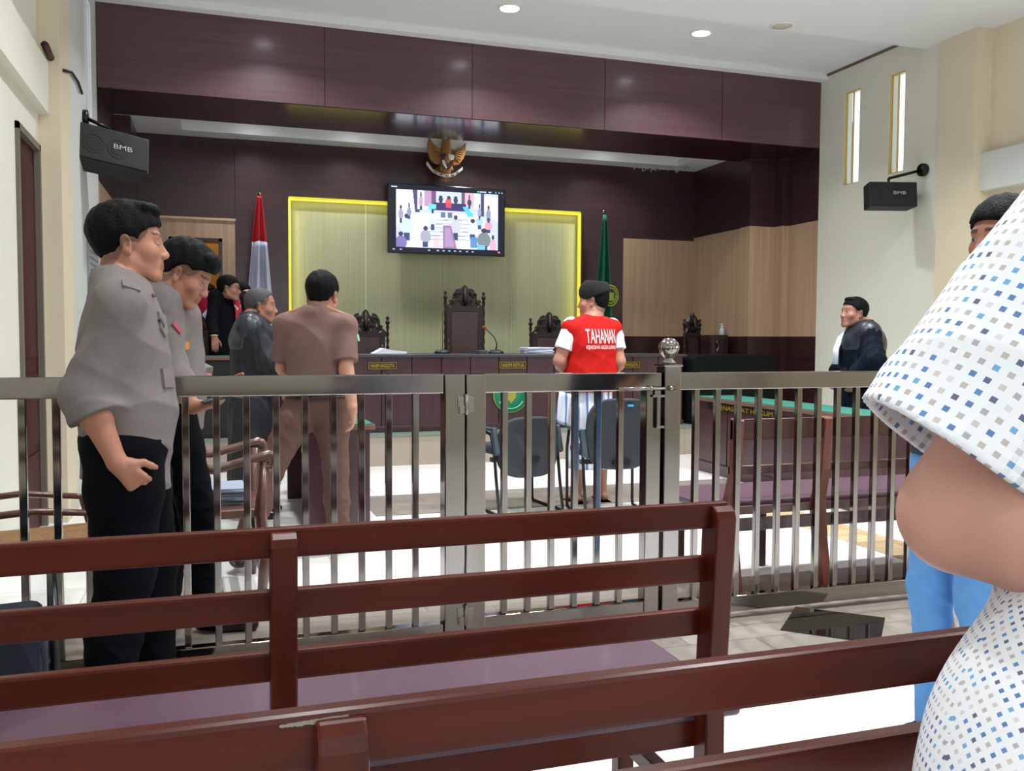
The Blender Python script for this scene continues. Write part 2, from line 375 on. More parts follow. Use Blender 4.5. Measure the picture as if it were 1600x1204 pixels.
# ---------------------------------------------------------------- steel railing with gate
YR = 3.42
def bars(xs, parent, z0=.10, z1=1.02, w=.0125):
    for x in xs: MB().box(x-w, YR-w, z0, x+w, YR+w, z1).build('baluster', STEEL, parent, bevel=.0025)
def rail(x0, x1, parent):
    MB().box(x0, YR-.028, 1.013, x1, YR+.028, 1.087).build('top_rail', STEEL, parent, bevel=.004)
    MB().box(x0, YR-.024, .035, x1, YR+.024, .105).build('bottom_rail', STEEL, parent, bevel=.004)
def post(x0, x1, parent, z1=1.087, z0=0, nm='post'):
    MB().box(x0, YR-.04, z0, x1, YR+.04, z1).build(nm, STEEL, parent, bevel=.004)
t = thing('steel_railing', 'long polished stainless steel railing left of the gate hinges', 'railing', (0, YR, 0))
rail(-1.06, .845, t); post(.845, .925, t); bars([-1.04+.1045*k for k in range(18)], t)
MB().box(-1.06, YR-.035, 0, -1.04, YR+.035, 1.087).build('wall_post', STEEL, t)
t = thing('steel_railing', 'polished stainless steel railing right of the round steel knob, running to the right wall', 'railing', (3, YR, 0))
rail(1.87, 6.6, t); bars([1.962+.1038*k for k in range(44)], t)
t = thing('gate_post', 'square steel gate post topped with a round steel ball', 'post', (1.83, YR, 0))
post(1.792, 1.868, t, 1.118, nm='post_shaft')
MB().box(1.785, YR-.045, 1.112, 1.875, YR+.045, 1.122).build('cap', STEEL, t, bevel=.003)
MB().lathe([(.026, 0), (.030, .006), (.026, .014), (.018, .02), (.02, .026), (.034, .04), (.043, .058), (.045, .072), (.040, .09), (.026, .106), (.008, .112)], (1.83, YR, 1.122), 28).build('ball_finial', STEEL, t)
t = thing('railing_gate', 'polished steel gate leaf between the hinge post and the ball-topped post', 'gate', (1.35, YR, 0))
MB().box(.93, YR-.028, 1.013, 1.785, YR+.028, 1.087).build('top_rail', STEEL, t, bevel=.004)
MB().box(.93, YR-.024, .06, 1.785, YR+.024, .12).build('bottom_rail', STEEL, t, bevel=.004)
MB().box(.93, YR-.04, .05, 1.01, YR+.04, 1.087).build('hinge_stile', STEEL, t, bevel=.004)
MB().box(1.712, YR-.03, .05, 1.782, YR+.03, 1.02).build('latch_stile', STEEL, t, bevel=.004)
bars([1.098+.1015*k for k in range(6)], t, .12)
for z in (.97, .14):
    h = MB(); h.tube([(.928, YR-.047, z-.04), (.928, YR-.047, z+.04)], .008, 10).box(.895, YR-.044, z-.03, .96, YR-.040, z+.03)
    h.box(.9, YR-.05, z-.035, .925, YR-.042, z-.005); h.build('hinge', STEELB, t, bevel=.001)
h = MB(); h.tube([(1.58, YR-.038, 1.022), (1.84, YR-.046, 1.022)], .008, 12).tube([(1.72, YR-.04, 1.022), (1.735, YR-.04, 1.022)], .013, 12).tube([(1.81, YR-.045, 1.022), (1.825, YR-.045, 1.022)], .012, 12)
h.build('latch_bolt', STEELB, t)
h = MB(); h.box(1.735, YR-.045, .985, 1.79, YR-.035, .995).box(1.752, YR-.05, .86, 1.762, YR-.035, .985).box(1.752, YR-.045, .855, 1.79, YR-.035, .865).box(1.745, YR-.042, .985, 1.752, YR-.035, 1.02)
h.build('latch_handle', STEELB, t, bevel=.001)
MB().lathe([(.012, -.02), (.016, -.018), (.016, .018), (.012, .02)], (1.74, YR, .018), 14, Matrix.Rotation(math.pi/2, 3, 'Y')).build('wheel', RUBBER, t)
# ---------------------------------------------------------------- long benches
def bench(label, x0, x1, yb, posts, seat_x1, group='long varnished benches for the public'):
    t = thing('long_bench', label, 'bench', ((x0+x1)/2, yb+.25, 0), group)
    for z0, z1, dy in ((.825, .88, 0), (.706, .762, .018), (.586, .643, .036)):
        MB().box(x0, yb+dy, z0, x1, yb+dy+.026, z1).build('back_rail', BENCH, t, bevel=.006)
    for x in posts:
        b = MB(); pr = [(-.03, .850), (-.024, .864), (-.010, .874), (.012, .872), (.028, .86), (.034, .84), (.058, .42), (.05, .0), (.0, .0), (.004, .42)]
        b.prism(pr, x-.0, x+.047, lambda a, c, d: (d, yb+a+.004, c)); b.build('back_post', BENCH2, t, bevel=.004)
        MB().box(x, yb+.44, 0, x+.045, yb+.485, .385).build('front_leg', BENCH2, t, bevel=.004)
        MB().box(x+.004, yb+.05, .16, x+.041, yb+.45, .20).build('side_stretcher', BENCH2, t, bevel=.003)
    MB().box(x0, yb+.06, .33, min(x1, seat_x1), yb+.09, .39).build('seat_apron', BENCH, t, bevel=.003)
    MB().box(x0, yb+.44, .33, min(x1, seat_x1), yb+.47, .39).build('seat_apron', BENCH, t, bevel=.003)
    MB().box(x0, yb+.055, .385, seat_x1, yb+.50, .42).build('seat_cushion', VINYL, t, bevel=.012, seg=3)
    return t
B1 = bench('red-brown varnished bench nearest the steel railing, with a purple vinyl seat', -1.03, 1.035, 1.655, (-.84, .091, .99), 1.11)
B2 = bench('red-brown varnished bench in the foreground, its top rail chipped above the post', -.95, .9, .82, (-.8, .083, .852), .9)
b = MB(); rnd = random.Random(3); top = []; bot = []
for i in range(40):
    x = .052+.062*i/39; e = math.sin(math.pi*i/39)
    top.append((x, .8745+.0008*rnd.random()-.0018*(1-i/39)+e*.0003)); bot.append((x, .8722+.0012*rnd.random()-.002*(1-i/39)-e*.0016))
b.prism(top+bot[::-1], .8195, .821, lambda a, c, d: (a, d, c)); b.build('chipped_paint', mat('bare_chipped_wood', '8f8a80', .7), B2)
# court bench, beyond the railing on the right
def courtbench(label, x0, x1, yb, posts):
    t = thing('court_bench', label, 'bench', ((x0+x1)/2, yb+.3, 0), 'dark benches beyond the railing')
    MB().box(x0, yb, .755, x1, yb+.03, .855).build('back_rail', COURTB, t, bevel=.005)
    MB().box(x0, yb+.02, .59, x1, yb+.045, .632).build('back_rail', COURTB, t, bevel=.005)
    for x in posts:
        b = MB(); b.prism([(-.02, .85), (.03, .86), (.04, .6), (.10, .42), (.07, .2), (.0, 0), (-.035, 0), (.01, .25), (.03, .45), (.0, .6)], x, x+.05, lambda a, c, d: (d, yb+a, c))
        b.build('back_post', COURTV, t, bevel=.004)
        MB().box(x, yb+.52, 0, x+.045, yb+.57, .39).build('front_leg', COURTB, t, bevel=.004)
    MB().box(x0, yb+.06, .39, x1, yb+.09, .43).build('seat_apron', COURTB, t, bevel=.003)
    MB().box(x0, yb+.04, .315, x1, yb+.065, .375).build('lower_rail', COURTB, t, bevel=.003)
    MB().box(x0-.1, yb+.10, .41, x1, yb+.60, .45).build('seat_cushion', VINYL, t, bevel=.012, seg=3)
courtbench('dark red wooden bench with a maroon seat just behind the railing on the right', 2.3, 4.3, 3.66, (2.3, 2.8, 4.2))
# ---------------------------------------------------------------- desks
t = thing('judges_desk', 'long dark plum judges desk on the platform with gold lettered name plates', 'desk', (2.9, 9.1, .31))
b = MB(); n = 13; x0, x1 = .95, 4.86
for k in range(n): b.box(x0+(x1-x0)*k/n+.004, 8.76, .34, x0+(x1-x0)*(k+1)/n-.004, 8.785, 1.05)
b.build('front_panel', DESKW, t, bevel=.002)
MB().box(x0, 8.785, .31, x1, 8.83, 1.05).build('front_frame', DARKW, t)
MB().box(x0, 8.75, .31, x1, 8.79, .37).build('plinth', DARKW, t, bevel=.003)
for x in (x0, x1-.04): MB().box(x, 8.8, .31, x+.04, 9.42, 1.05).build('side_panel', DARKW, t)
MB().box(x0-.03, 8.72, 1.05, x1+.03, 9.48, 1.08).build('desktop', mat('dark_grey_desktop', '34343c', .25), t, bevel=.006)
for xa, xb, s in ((1.416, 1.703, 'HAKIM ANGGOTA'), (2.75, 3.045, 'HAKIM KETUA'), (4.05, 4.335, 'HAKIM ANGGOTA')):
    pl = MB().box(xa, 8.745, .928, xb, 8.752, 1.003).build('name_plate', mat('black_plate', '16130a', .3), t, bevel=.002)
    b = MB(); z0, z1, e = .934, .997, .003
    b.box(xa+.006, 8.743, z0, xb-.006, 8.745, z0+e).box(xa+.006, 8.743, z1-e, xb-.006, 8.745, z1).box(xa+.006, 8.743, z0, xa+.009, 8.745, z1).box(xb-.009, 8.743, z0, xb-.006, 8.745, z1)
    b.build('plate_border', GOLD, pl)
    m4 = Matrix.Translation(((xa+xb)/2, 8.744, .9655)) @ Matrix(((1, 0, 0, 0), (0, 0, -1, 0), (0, 1, 0, 0), (0, 0, 0, 1)))
    put('lettering', text('lettering', s, .036, GOLD, None, m4, (xb-xa)*.82), GOLD, pl)
ex, ez = 2.875, .668
rot = Matrix.Rotation(math.pi/2, 3, 'X')
e = tag(MB().lathe([(.19, 0), (.19, .012), (.18, .016)], (ex, 8.748, ez), 40, rot).build('court_emblem', mat('gold_green_rim', '6f8f3a', .4), loc=(ex, 8.74, ez)), 'round green court emblem with a gold rim on the front of the judges desk', 'emblem')
e['_o'] = [ex, 8.74, ez]
MB().lathe([(.178, 0), (.178, .019)], (ex, 8.748, ez), 40, rot).build('green_disc', mat('emblem_green', '087a57', .4), e)
b = MB()
b.prism([(0, -.12), (.05, -.06), (.06, .03), (.035, .08), (-.035, .08), (-.06, .03), (-.05, -.06)], 8.722, 8.73, lambda a, c, d: (ex+a, d, ez+c+.03)); b.build('centre_shield', mat('emblem_gold', '8f8a2a', .4), e)
b = MB(); pts = [(ex+.145*math.cos(a), 8.726, ez+.145*math.sin(a)) for a in [math.radians(-150+10*k) for k in range(13)]]
b.tube(pts, .005, 6); b.build('ring_lettering', mat('emblem_pale_green', '7fd0b0', .5), e)
def table(label, x0, y0, x1, y1, h, panels, top=GREENF, pm=DESKW, grp=None):
    t = thing('court_table', label, 'table', ((x0+x1)/2, (y0+y1)/2, 0), grp)
    MB().box(x0, y0, h-.035, x1, y1, h-.004).build('table_top', mat('brown_table_edge', '6b4a3e', .4), t, bevel=.004)
    MB().box(x0+.012, y0+.012, h-.005, x1-.012, y1-.012, h+.002).build('felt_cover', top, t)
    for p in panels: MB().box(*p).build('panel', pm, t, bevel=.003)
    return t
# advocates' table on the right
t = table('long green-topped table with dark panels on the right, before the right advocate', 4.32, 5.0, 4.78, 7.58, .70,
          [(4.36, 5.05+.5*k, .08, 4.385, 5.53+.5*k, .665) for k in range(5)]+[(4.34, 5.03, 0, 4.39, 7.55, .10), (4.38, 7.5, 0, 4.74, 7.54, .66), (4.38, 5.05, 0, 4.74, 5.09, .66)])
pl = MB().box(4.345, 6.25, .59, 4.357, 7.35, .655).build('name_plate', mat('black_plate', '16130a', .3), t)
m4 = Matrix.Translation((4.344, 6.75, .622)) @ Matrix(((0, 0, -1, 0), (-1, 0, 0, 0), (0, 1, 0, 0), (0, 0, 0, 1)))
put('lettering', text('lettering', 'PENASEHAT HUKUM', .04, GOLD, None, m4, .85), GOLD, pl)
table('green-topped table with dark wooden end panel, left, behind the man in brown', .50, 5.53, .94, 7.1, .70,
      [(.52, 5.55, 0, .91, 5.58, .665), (.88, 5.58, .04, .905, 7.05, .665), (.52, 7.02, 0, .91, 7.05, .665)])
t = table('green-topped dark table on the platform at the far left, white paper on it', -.75, 8.63, .28, 9.0, 1.06, [(-.72, 8.66, .31, .25, 8.69, 1.02)], pm=BLACKP, top=GREENF)
t = thing('clerk_table', 'dark cloth-covered clerk table on the platform before the right-hand carved chair', 'table', (5.2, 8.9, .31))
b = MB(); b.prism([(4.93, .34), (5.95, .34), (5.98, 1.02), (5.93, 1.075), (4.96, 1.075), (4.91, 1.02)], 8.64, 8.98, lambda a, c, d: (a, d, c)); b.build('table_cloth', mat('very_dark_green_cloth', '080d0e', .8, spec=.15), t, bevel=.02)
MB().box(4.98, 8.7, .31, 5.9, 8.95, .36).build('table_frame', DARKW, t)
# cabinet with bottle
t = thing('side_cabinet', 'small dark cabinet with a curved silver handle beside the right-hand carved chair', 'cabinet', (5.5, 9.9, .31))
c0 = PY(1110, 523, 9.7); c1 = PY(1155, 523, 9.7)
cx0, cx1, cz = c0[0], min(c1[0], 6.0), c0[2]
MB().box(cx0, 9.7, .31, cx1, 10.15, cz).build('body', DARKW, t, bevel=.004)
MB().box(cx0+.01, 9.68, .34, (cx0+cx1)/2-.004, 9.7, cz-.02).build('door', DARKW, t, bevel=.003)
MB().box((cx0+cx1)/2+.004, 9.68, .34, cx1-.01, 9.7, cz-.02).build('door', DARKW, t, bevel=.003)
xs = cx0+.30*(cx1-cx0); MB().box((cx0+cx1)/2+.03, 9.665, .4, (cx0+cx1)/2+.05, 9.68, cz).build('edge_strip', STEELB, t)
MB().tube([(xs-.02+.035*math.sin(a*1.0), 9.655-.0*a, cz-.08-.04*a) for a in [k*.45 for k in range(8)]], .008, 8).build('handle', STEELB, t)
bx = PY(1128, 523, 9.85)[0]
t = thing('sanitizer_bottle', 'clear hand sanitizer pump bottle on the small dark cabinet', 'bottle', (bx, 9.85, cz))
MB().lathe([(.034, 0), (.036, .01), (.036, .06), (.02, .085), (.014, .095)], (bx, 9.85, cz), 18).build('bottle_body', mat('pale_plastic', 'b9c3c4', .2), t)
MB().lathe([(.015, .095), (.015, .115), (.006, .117), (.006, .135)], (bx, 9.85, cz), 14).box(bx-.03, 9.843, cz+.13, bx+.01, 9.857, cz+.142).build('pump', WHITEM, t)
def pierce(o, cutter):
    k = cutter.build('cutter', CARVE); k.parent = o.parent; bm = o.modifiers.new('holes', 'BOOLEAN'); bm.object = k; bm.solver = 'EXACT'
    for m_ in list(o.modifiers):
        if m_.type == 'BEVEL': o.modifiers.remove(m_)
    bpy.context.view_layer.update(); me = bpy.data.meshes.new_from_object(o.evaluated_get(bpy.context.evaluated_depsgraph_get()))
    o.modifiers.clear(); nm = o.data.name; o.data = me; bpy.data.objects.remove(k)
# ---------------------------------------------------------------- carved chairs
def carved_chair(label, x, y, z, rz, zt, w=.50, group='carved judges chairs'):
    """zt = height of the crest above the floor it stands on"""
    t = lthing('carved_chair', label, 'chair', (x, y, z), rz, group)
    h = zt; cz = h-.30; w2 = w/2
    prof = [(.010, 0), (.020, .01), (.02, .08), (.012, .1), (.022, .14), (.012, .18), (.024, .28), (.012, .36), (.022, .42), (.013, .48)]
    for s in (-1, 1):
        H = cz-.02+.16; pr = [(.022, 0), (.022, .42)]
        k = 9
        for i in range(k):
            a = .42+(H-.42)*i/k; d = (H-.42)/k; pr += [(.011, a+.02*d), (.020, a+.5*d), (.011, a+.95*d)]
        pr += [(.024, H), (.024, H+.03), (.010, H+.045), (.017, H+.06), (.020, H+.072), (.010, H+.088)]
        MB().lathe(pr, (s*(w2-.02), .0, 0), 12).build('spindle_post', CARVE, t)
    # crest with pierced scrolls
    out = [(-w2+.03, cz), (-w2+.04, cz+.06), (-w2+.10, cz+.11), (-w2+.11, cz+.19), (-w2+.15, cz+.25), (-w2+.19, cz+.26), (-w2+.195, cz+.225), (-.045, cz+.235), (-.03, cz+.275), (0, cz+.30)]
    out = out+[(-a, c) for a, c in out[::-1][1:]]
    b = MB(); b.prism(out, -.015, .02, lambda a, c, d: (a, d, c)); cr = b.build('crest', CARVE, t, bevel=.006)
    b = MB()
    for s in (-1, 1):
        for cx, cy, r in ((.10, .18, .035), (.155, .10, .03), (.05, .10, .03), (.06, .2, .022)):
            b.tube([(s*(cx+r*(1-k*.055)*math.cos(k*.6)), -.025-.0*k, cz+cy+r*(1-k*.055)*math.sin(k*.6)) for k in range(14)], .008, 6)
    b.tube([(0, -.026, cz+.06), (0, -.034, cz+.14), (0, -.026, cz+.27)], [.02, .03, .008], 8)
    b.build('scroll_carving', CARVE, cr)
    b = MB(); b2 = MB()
    for s in (-1, 1):
        for cx, cy, a in ((.035, .185, .6), (.125, .125, -.3), (.062, .085, .2), (.165, .055, 1.2)):
            R = Matrix.Rotation(s*a, 3, 'Y'); b.box(-.007, -.1, -.018, .007, .1, .018, R, (s*cx, 0, cz+cy))
    pierce(cr, b)
    for s in (-1, 1):
        st = MB().box(s*.185-.03, -.02, .42, s*.185+.03, .02, cz+.02).build('back_stile', CARVE, t); b = MB()
        for q in (.10, .33, .41, .54): b.box(s*.185-.007, -.1, cz-q-.012, s*.185+.007, .1, cz-q+.012)
        pierce(st, b)
    MB().box(-.16, -.012, .5, .16, .035, cz+.0).build('back_panel', LEATH, t, bevel=.02, seg=3)
    MB().box(-.155, -.02, .52, .155, -.01, cz-.005).build('back_upholstery', LEATH, t, bevel=.01, seg=3)
    MB().box(-w2+.02, -.46, .38, w2-.02, .0, .42).build('seat_frame', CARVE, t, bevel=.006)
    MB().box(-w2+.04, -.45, .415, w2-.04, -.02, .47).build('seat_cushion', LEATH, t, bevel=.02, seg=3)
    for s in (-1, 1):
        MB().lathe([(.02, 0), (.03, .04), (.016, .08), (.026, .2), (.016, .3), (.026, .38), (.02, .62)], (s*(w2-.03), -.43, 0), 12).build('front_leg', CARVE, t)
        MB().tube([(s*(w2-.03), .0, .68), (s*(w2-.03), -.2, .66), (s*(w2-.03), -.42, .64), (s*(w2-.03), -.48, .60)], [.02, .024, .026, .03], 10).build('arm', CARVE, t)
    return t
def chair_at(px, py, Y, label, rz=0, w=.5, z0=.31):
    p = PY(px, py, Y); return carved_chair(label, p[0], Y, z0, rz, p[2]-z0, w)
chair_at(726, 445, 9.95, 'tallest carved dark wood chair with brown leather back, in the middle behind the judges desk', w=.49)
chair_at(571, 483, 9.95, 'carved dark wood chair behind the judges desk at its left end, papers before it', w=.53)
chair_at(858, 487, 9.95, 'carved dark wood chair behind the judges desk, just left of the red vest', w=.5)
chair_at(1082, 488, 9.6, 'carved dark wood chair at the right end of the platform turned to the left', rz=math.radians(38), w=.5)
chair_at(297, 480, 10.0, 'carved chair with brown leather back at the far left table below the doorway', w=.5)
# microphones, papers
def mic(label, x, y, z, lean):
    t = thing('desk_microphone', label, 'microphone', (x, y, z), 'microphones on the judges desk')
    MB().lathe([(.085, 0), (.085, .012), (.06, .035), (.02, .042)], (x, y, z), 20).build('base', mat('dark_teal_plastic', '1b2a33', .3), t)
    pts = [(x, y, z+.04), (x+.01*lean, y, z+.1), (x-.02*lean, y, z+.17), (x-.07*lean, y, z+.22), (x-.12*lean, y, z+.26)]
    MB().tube(pts, [.008, .006, .005, .005, .006], 8).build('gooseneck', BLACKM, t)
    if lean: MB().lathe([(.004, -.02), (.018, -.012), (.022, .004), (.016, .02), (.004, .026)], (x-.13*lean, y, z+.268), 14, Matrix.Rotation(-.9, 3, 'Y')).build('foam_head', mat('red_brown_foam', '8a3524', .9), t)
p = PY(775, 548, 9.1); mic('gooseneck microphone with a red-brown foam head right of the tall middle chair', p[0], 9.1, 1.08, 1)
p = PY(691, 548, 9.1); t = thing('desk_microphone', 'low dark microphone base in front of the tall middle chair', 'microphone', (p[0], 9.1, 1.08), 'microphones on the judges desk')
MB().lathe([(.08, 0), (.085, .012), (.06, .035), (.02, .042)], (p[0], 9.1, 1.08), 20).build('base', mat('dark_teal_plastic', '1b2a33', .3), t)
p = PY(690, 470, 9.15); MB().tube([(p[0], 9.1, 1.12), (p[0], 9.1, 1.5)], .0035, 6).build('gooseneck', BLACKM, t)
p = PY(753, 548, 9.05); tag(MB().box(p[0]-.05, 9.0, 1.08, p[0]+.05, 9.12, 1.115).build('control_box', mat('dark_grey_plastic', '3a3d42', .4), bevel=.006, loc=(p[0], 9.05, 1.08)), 'small dark grey box on the judges desk before the tall chair', 'box')
def paper_stack(label, x, y, z, w, d, n, seed, cat='papers', m=PAPER, grp=None):
    r = random.Random(seed); b = MB()
    for k in range(n):
        a = r.uniform(-.12, .12); R = Matrix.Rotation(a, 3, 'Z'); b.box(-w/2, -d/2, 0, w/2, d/2, .008, R, (x+r.uniform(-.01, .01), y+r.uniform(-.01, .01), z+k*.0085))
    return tag(b.build('paper_stack', m, loc=(x, y, z), bevel=.001), label, cat, grp)
p = PY(845, 545, 9.05); paper_stack('thick stack of white papers on the judges desk left of the red vest', p[0]-.05, 9.05, 1.08, .30, .24, 8, 1)
b = MB(); p = PY(606, 549, 9.0)
b.prism([(-.16, 0), (-.06, .055), (.02, .035), (.17, .022), (.17, .0)], -.11, .11, lambda a, c, d: (p[0]+a, 9.0+d, 1.081+c)); tag(b.build('folded_papers', PAPER, loc=(p[0], 9.0, 1.08)), 'folded white papers on the judges desk in front of the left carved chair', 'papers')
p = PZ(438, 662, .70)
for k, (c, lb) in enumerate((('c9ccd0', 'white book at the bottom of the stack on the prosecutors table'), ('b8475a', 'red book in the stack on the prosecutors table'), ('d8dcd8', 'white book above the red one on the prosecutors table'), ('2d6a55', 'green book on top of the stack on the prosecutors table'))):
    tag(MB().box(.51+.005*k, 5.62, .703+.03*k, .70-.01*k, 5.9, .731+.03*k).build('book', mat('book_'+c, c, .5), bevel=.002, loc=(.6, 5.76, .703+.03*k)), lb, 'book', 'books on the prosecutors table')
tag(MB().box(-.33, 8.68, 1.062, -.08, 8.85, 1.07).build('paper_sheet', PAPER, loc=(-.2, 8.76, 1.062)), 'white paper lying on the far left platform table', 'papers')
# ---------------------------------------------------------------- television
def tv():
    a, b_, c, d = PY(608, 283, 10.5), PY(790, 298, 10.5), PY(788, 401, 10.5), PY(604, 394, 10.5)
    x0, x1 = (a[0]+d[0])/2, (b_[0]+c[0])/2; zt = (a[2]+b_[2])/2; zb = (c[2]+d[2])/2
    t = thing('wall_television', 'large flat television on the yellow panel showing a video call of the courtroom', 'television', ((x0+x1)/2, 10.6, zb))
    MB().box(x0, 10.5, zb, x1, 10.56, zt).build('housing', mat('black_gloss_plastic', '07080b', .2), t, bevel=.006)
    MB().box((x0+x1)/2-.25, 10.56, (zb+zt)/2-.2, (x0+x1)/2+.25, 10.71, (zb+zt)/2+.2).build('wall_mount', BLACKM, t)
    sx0, sx1, sz0, sz1 = x0+.012, x1-.012, zb+.016, zt-.012
    nx, nz = 200, 112
    img = np.zeros((nz, nx, 3)); img[:] = (.015, .02, .06)
    X, Zc = np.meshgrid((np.arange(nx)+.5)/nx, (np.arange(nz)+.5)/nz)
    def rect(u0, v0, u1, v1, c): m = (X >= u0) & (X < u1) & (Zc >= v0) & (Zc < v1); img[m] = c
    def poly(pts, c):
        m = np.zeros(X.shape, bool)
        for i in range(len(pts)):
            (xa, ya), (xb, yb) = pts[i-1], pts[i]
            cnd = ((ya > Zc) != (yb > Zc)) & (X < (xb-xa)*(Zc-ya)/((yb-ya) or 1e-9)+xa); m ^= cnd
        img[m] = c
    def ell(u, v, a, b2, c): m = ((X-u)/a)**2+((Zc-v)/b2)**2 < 1; img[m] = c
    L, Rr, T, Bt = .062, .945, .075, .93
    rect(L, T, Rr, Bt, (.62, .70, .95))
    poly([(L, T), (.2, T), (.22, .40), (L, .62)], (.86, .88, 1)); poly([(.80, .12), (Rr, .12), (Rr, .5), (.82, .34)], (.9, .92, 1))
    poly([(.22, .40), (.80, .40), (.94, .93), (.06, .93)], (.78, .86, 1)); poly([(.2, T), (.24, T), (.26, .4), (.22, .4)], (.10, .08, .2))
    rect(.24, T, .33, .36, (.75, .82, .95)); rect(.3, T, .36, .3, (.55, .35, .55)); rect(.36, T, .4, .34, (.2, .1, .25)); rect(.40, .08, .62, .26, (.62, .72, .78))
    rect(.62, T, .65, .3, (.15, .1, .2)); rect(.65, T, .73, .28, (.8, .5, .6)); rect(.73, T, .79, .3, (.8, .88, .95)); rect(.79, T, .82, .42, (.08, .08, .18))
    rect(.38, .24, .66, .36, (.05, .04, .16)); rect(.42, .36, .6, .40, (.7, .65, .75))
    for u in (.44, .51, .57): ell(u, .19, .018, .06, (.05, .05, .12))
    ell(.507, .225, .026, .05, (.95, .12, .14)); rect(.485, .24, .53, .31, (.9, .08, .12)); ell(.507, .165, .01, .025, (.1, .05, .1))
    poly([(.34, .27), (.4, .27), (.4, .34), (.33, .36)], (.15, .75, .85)); poly([(.63, .29), (.67, .28), (.73, .42), (.68, .44)], (.1, .65, .8))
    for u in (.44, .50): rect(u, .38, u+.04, .46, (.12, .2, .38))
    for k in range(6): poly([(.40-.03*k, .50+.06*k), (.68+.02*k, .48+.06*k), (.68+.02*k, .492+.06*k), (.40-.03*k, .512+.06*k)], (.35, .38, .55))
    ell(.23, .49, .05, .07, (1, 1, 1)); ell(.63, .86, .012, .03, (1, 1, 1))
    ppl = [(.15, .62, .05, .13, (.62, .80, .88)), (.10, .44, .02, .08, (.35, .38, .55)), (.17, .40, .018, .07, (.3, .33, .5)), (.31, .76, .045, .10, (.42, .42, .56)),
           (.37, .50, .03, .10, (.70, .78, .85)), (.57, .60, .04, .12, (.62, .64, .82)), (.72, .62, .045, .10, (.72, .92, .95)), (.78, .50, .03, .07, (.45, .65, .85)),
           (.86, .56, .035, .07, (.85, .38, .52)), (.82, .78, .06, .12, (.22, .26, .30)), (.86, .38, .02, .08, (.3, .33, .5)), (.78, .36, .015, .07, (.35, .4, .6)),
           (.10, .86, .05, .10, (.22, .2, .5)), (.27, .24, .018, .08, (.55, .4, .6)), (.69, .22, .018, .06, (.08, .06, .12)), (.90, .86, .03, .1, (.75, .45, .6))]
    for u, v, a2, b2, c2 in ppl:
        ell(u, v, a2, b2, c2); ell(u, v-b2-.025, a2*.42, .035, (.06, .05, .10)); rect(u-a2*.5, v+b2*.75, u+a2*.5, min(v+b2*1.6, Bt), (.06, .08, .2))
    rect(.70, .74, .76, .9, (.12, .3, .65)); rect(.76, .86, .83, .93, (.2, .6, .85))
    poly([(.46, .58), (.53, .58), (.58, .93), (.46, .93)], (.35, .22, .38)); poly([(.475, .62), (.52, .62), (.56, .9), (.475, .9)], (.46, .32, .55))
    for k in range(5): rect(.38+.016*k, .76, .388+.016*k, .92, (.75, .5, .55))
    img[(X < L) | (X > Rr) | (Zc < T) | (Zc > Bt)] = (.006, .008, .02)
    rect(L-.04, .03, L+.01, .045, (.6, .65, .8)); rect(.76, .035, .775, .055, (.1, .8, .5)); rect(.78, .038, .84, .052, (.5, .6, .8)); rect(.86, .038, .885, .052, (.5, .6, .8))
    for u in (.92, .95, .975): rect(u, .04, u+.012, .05, (.6, .65, .8))
    for u in (.03, .09, .33, .405, .455, .505, .555, .60, .66, .71): rect(u, .952, u+.022, .975, (.45, .5, .7) if u != .505 else (.1, .75, .55))
    rect(.945, .95, .965, .975, (.8, .2, .3))
    vsx = sx0+(sx1-sx0)*np.arange(nx+1)/nx; vsz = sz1-(sz1-sz0)*np.arange(nz+1)/nz
    ox, oy, oz = t['_o']
    verts = [(x-ox, 10.4985-oy, z-oz) for z in vsz for x in vsx]
    faces = [(j*(nx+1)+i, (j+1)*(nx+1)+i, (j+1)*(nx+1)+i+1, j*(nx+1)+i+1) for j in range(nz) for i in range(nx)]
    me = bpy.data.meshes.new('screen'); me.from_pydata(verts, [], faces); me.update()
    ca = me.color_attributes.new('picture', 'FLOAT_COLOR', 'CORNER')
    col = np.ones((nz*nx, 4, 4), np.float32); col[:, :, :3] = img.reshape(-1, 1, 3); ca.data.foreach_set('color', col.ravel())
    m, N, Lk, Bs = base_mat('television_picture'); at = N.new('ShaderNodeAttribute'); at.attribute_name = 'picture'
    Bs.inputs['Base Color'].default_value = (0, 0, 0, 1); Bs.inputs['Roughness'].default_value = .15
    Lk.new(at.outputs['Color'], Bs.inputs['Emission Color']); Bs.inputs['Emission Strength'].default_value = 1.25
    link('screen', me, m, t)
tv()
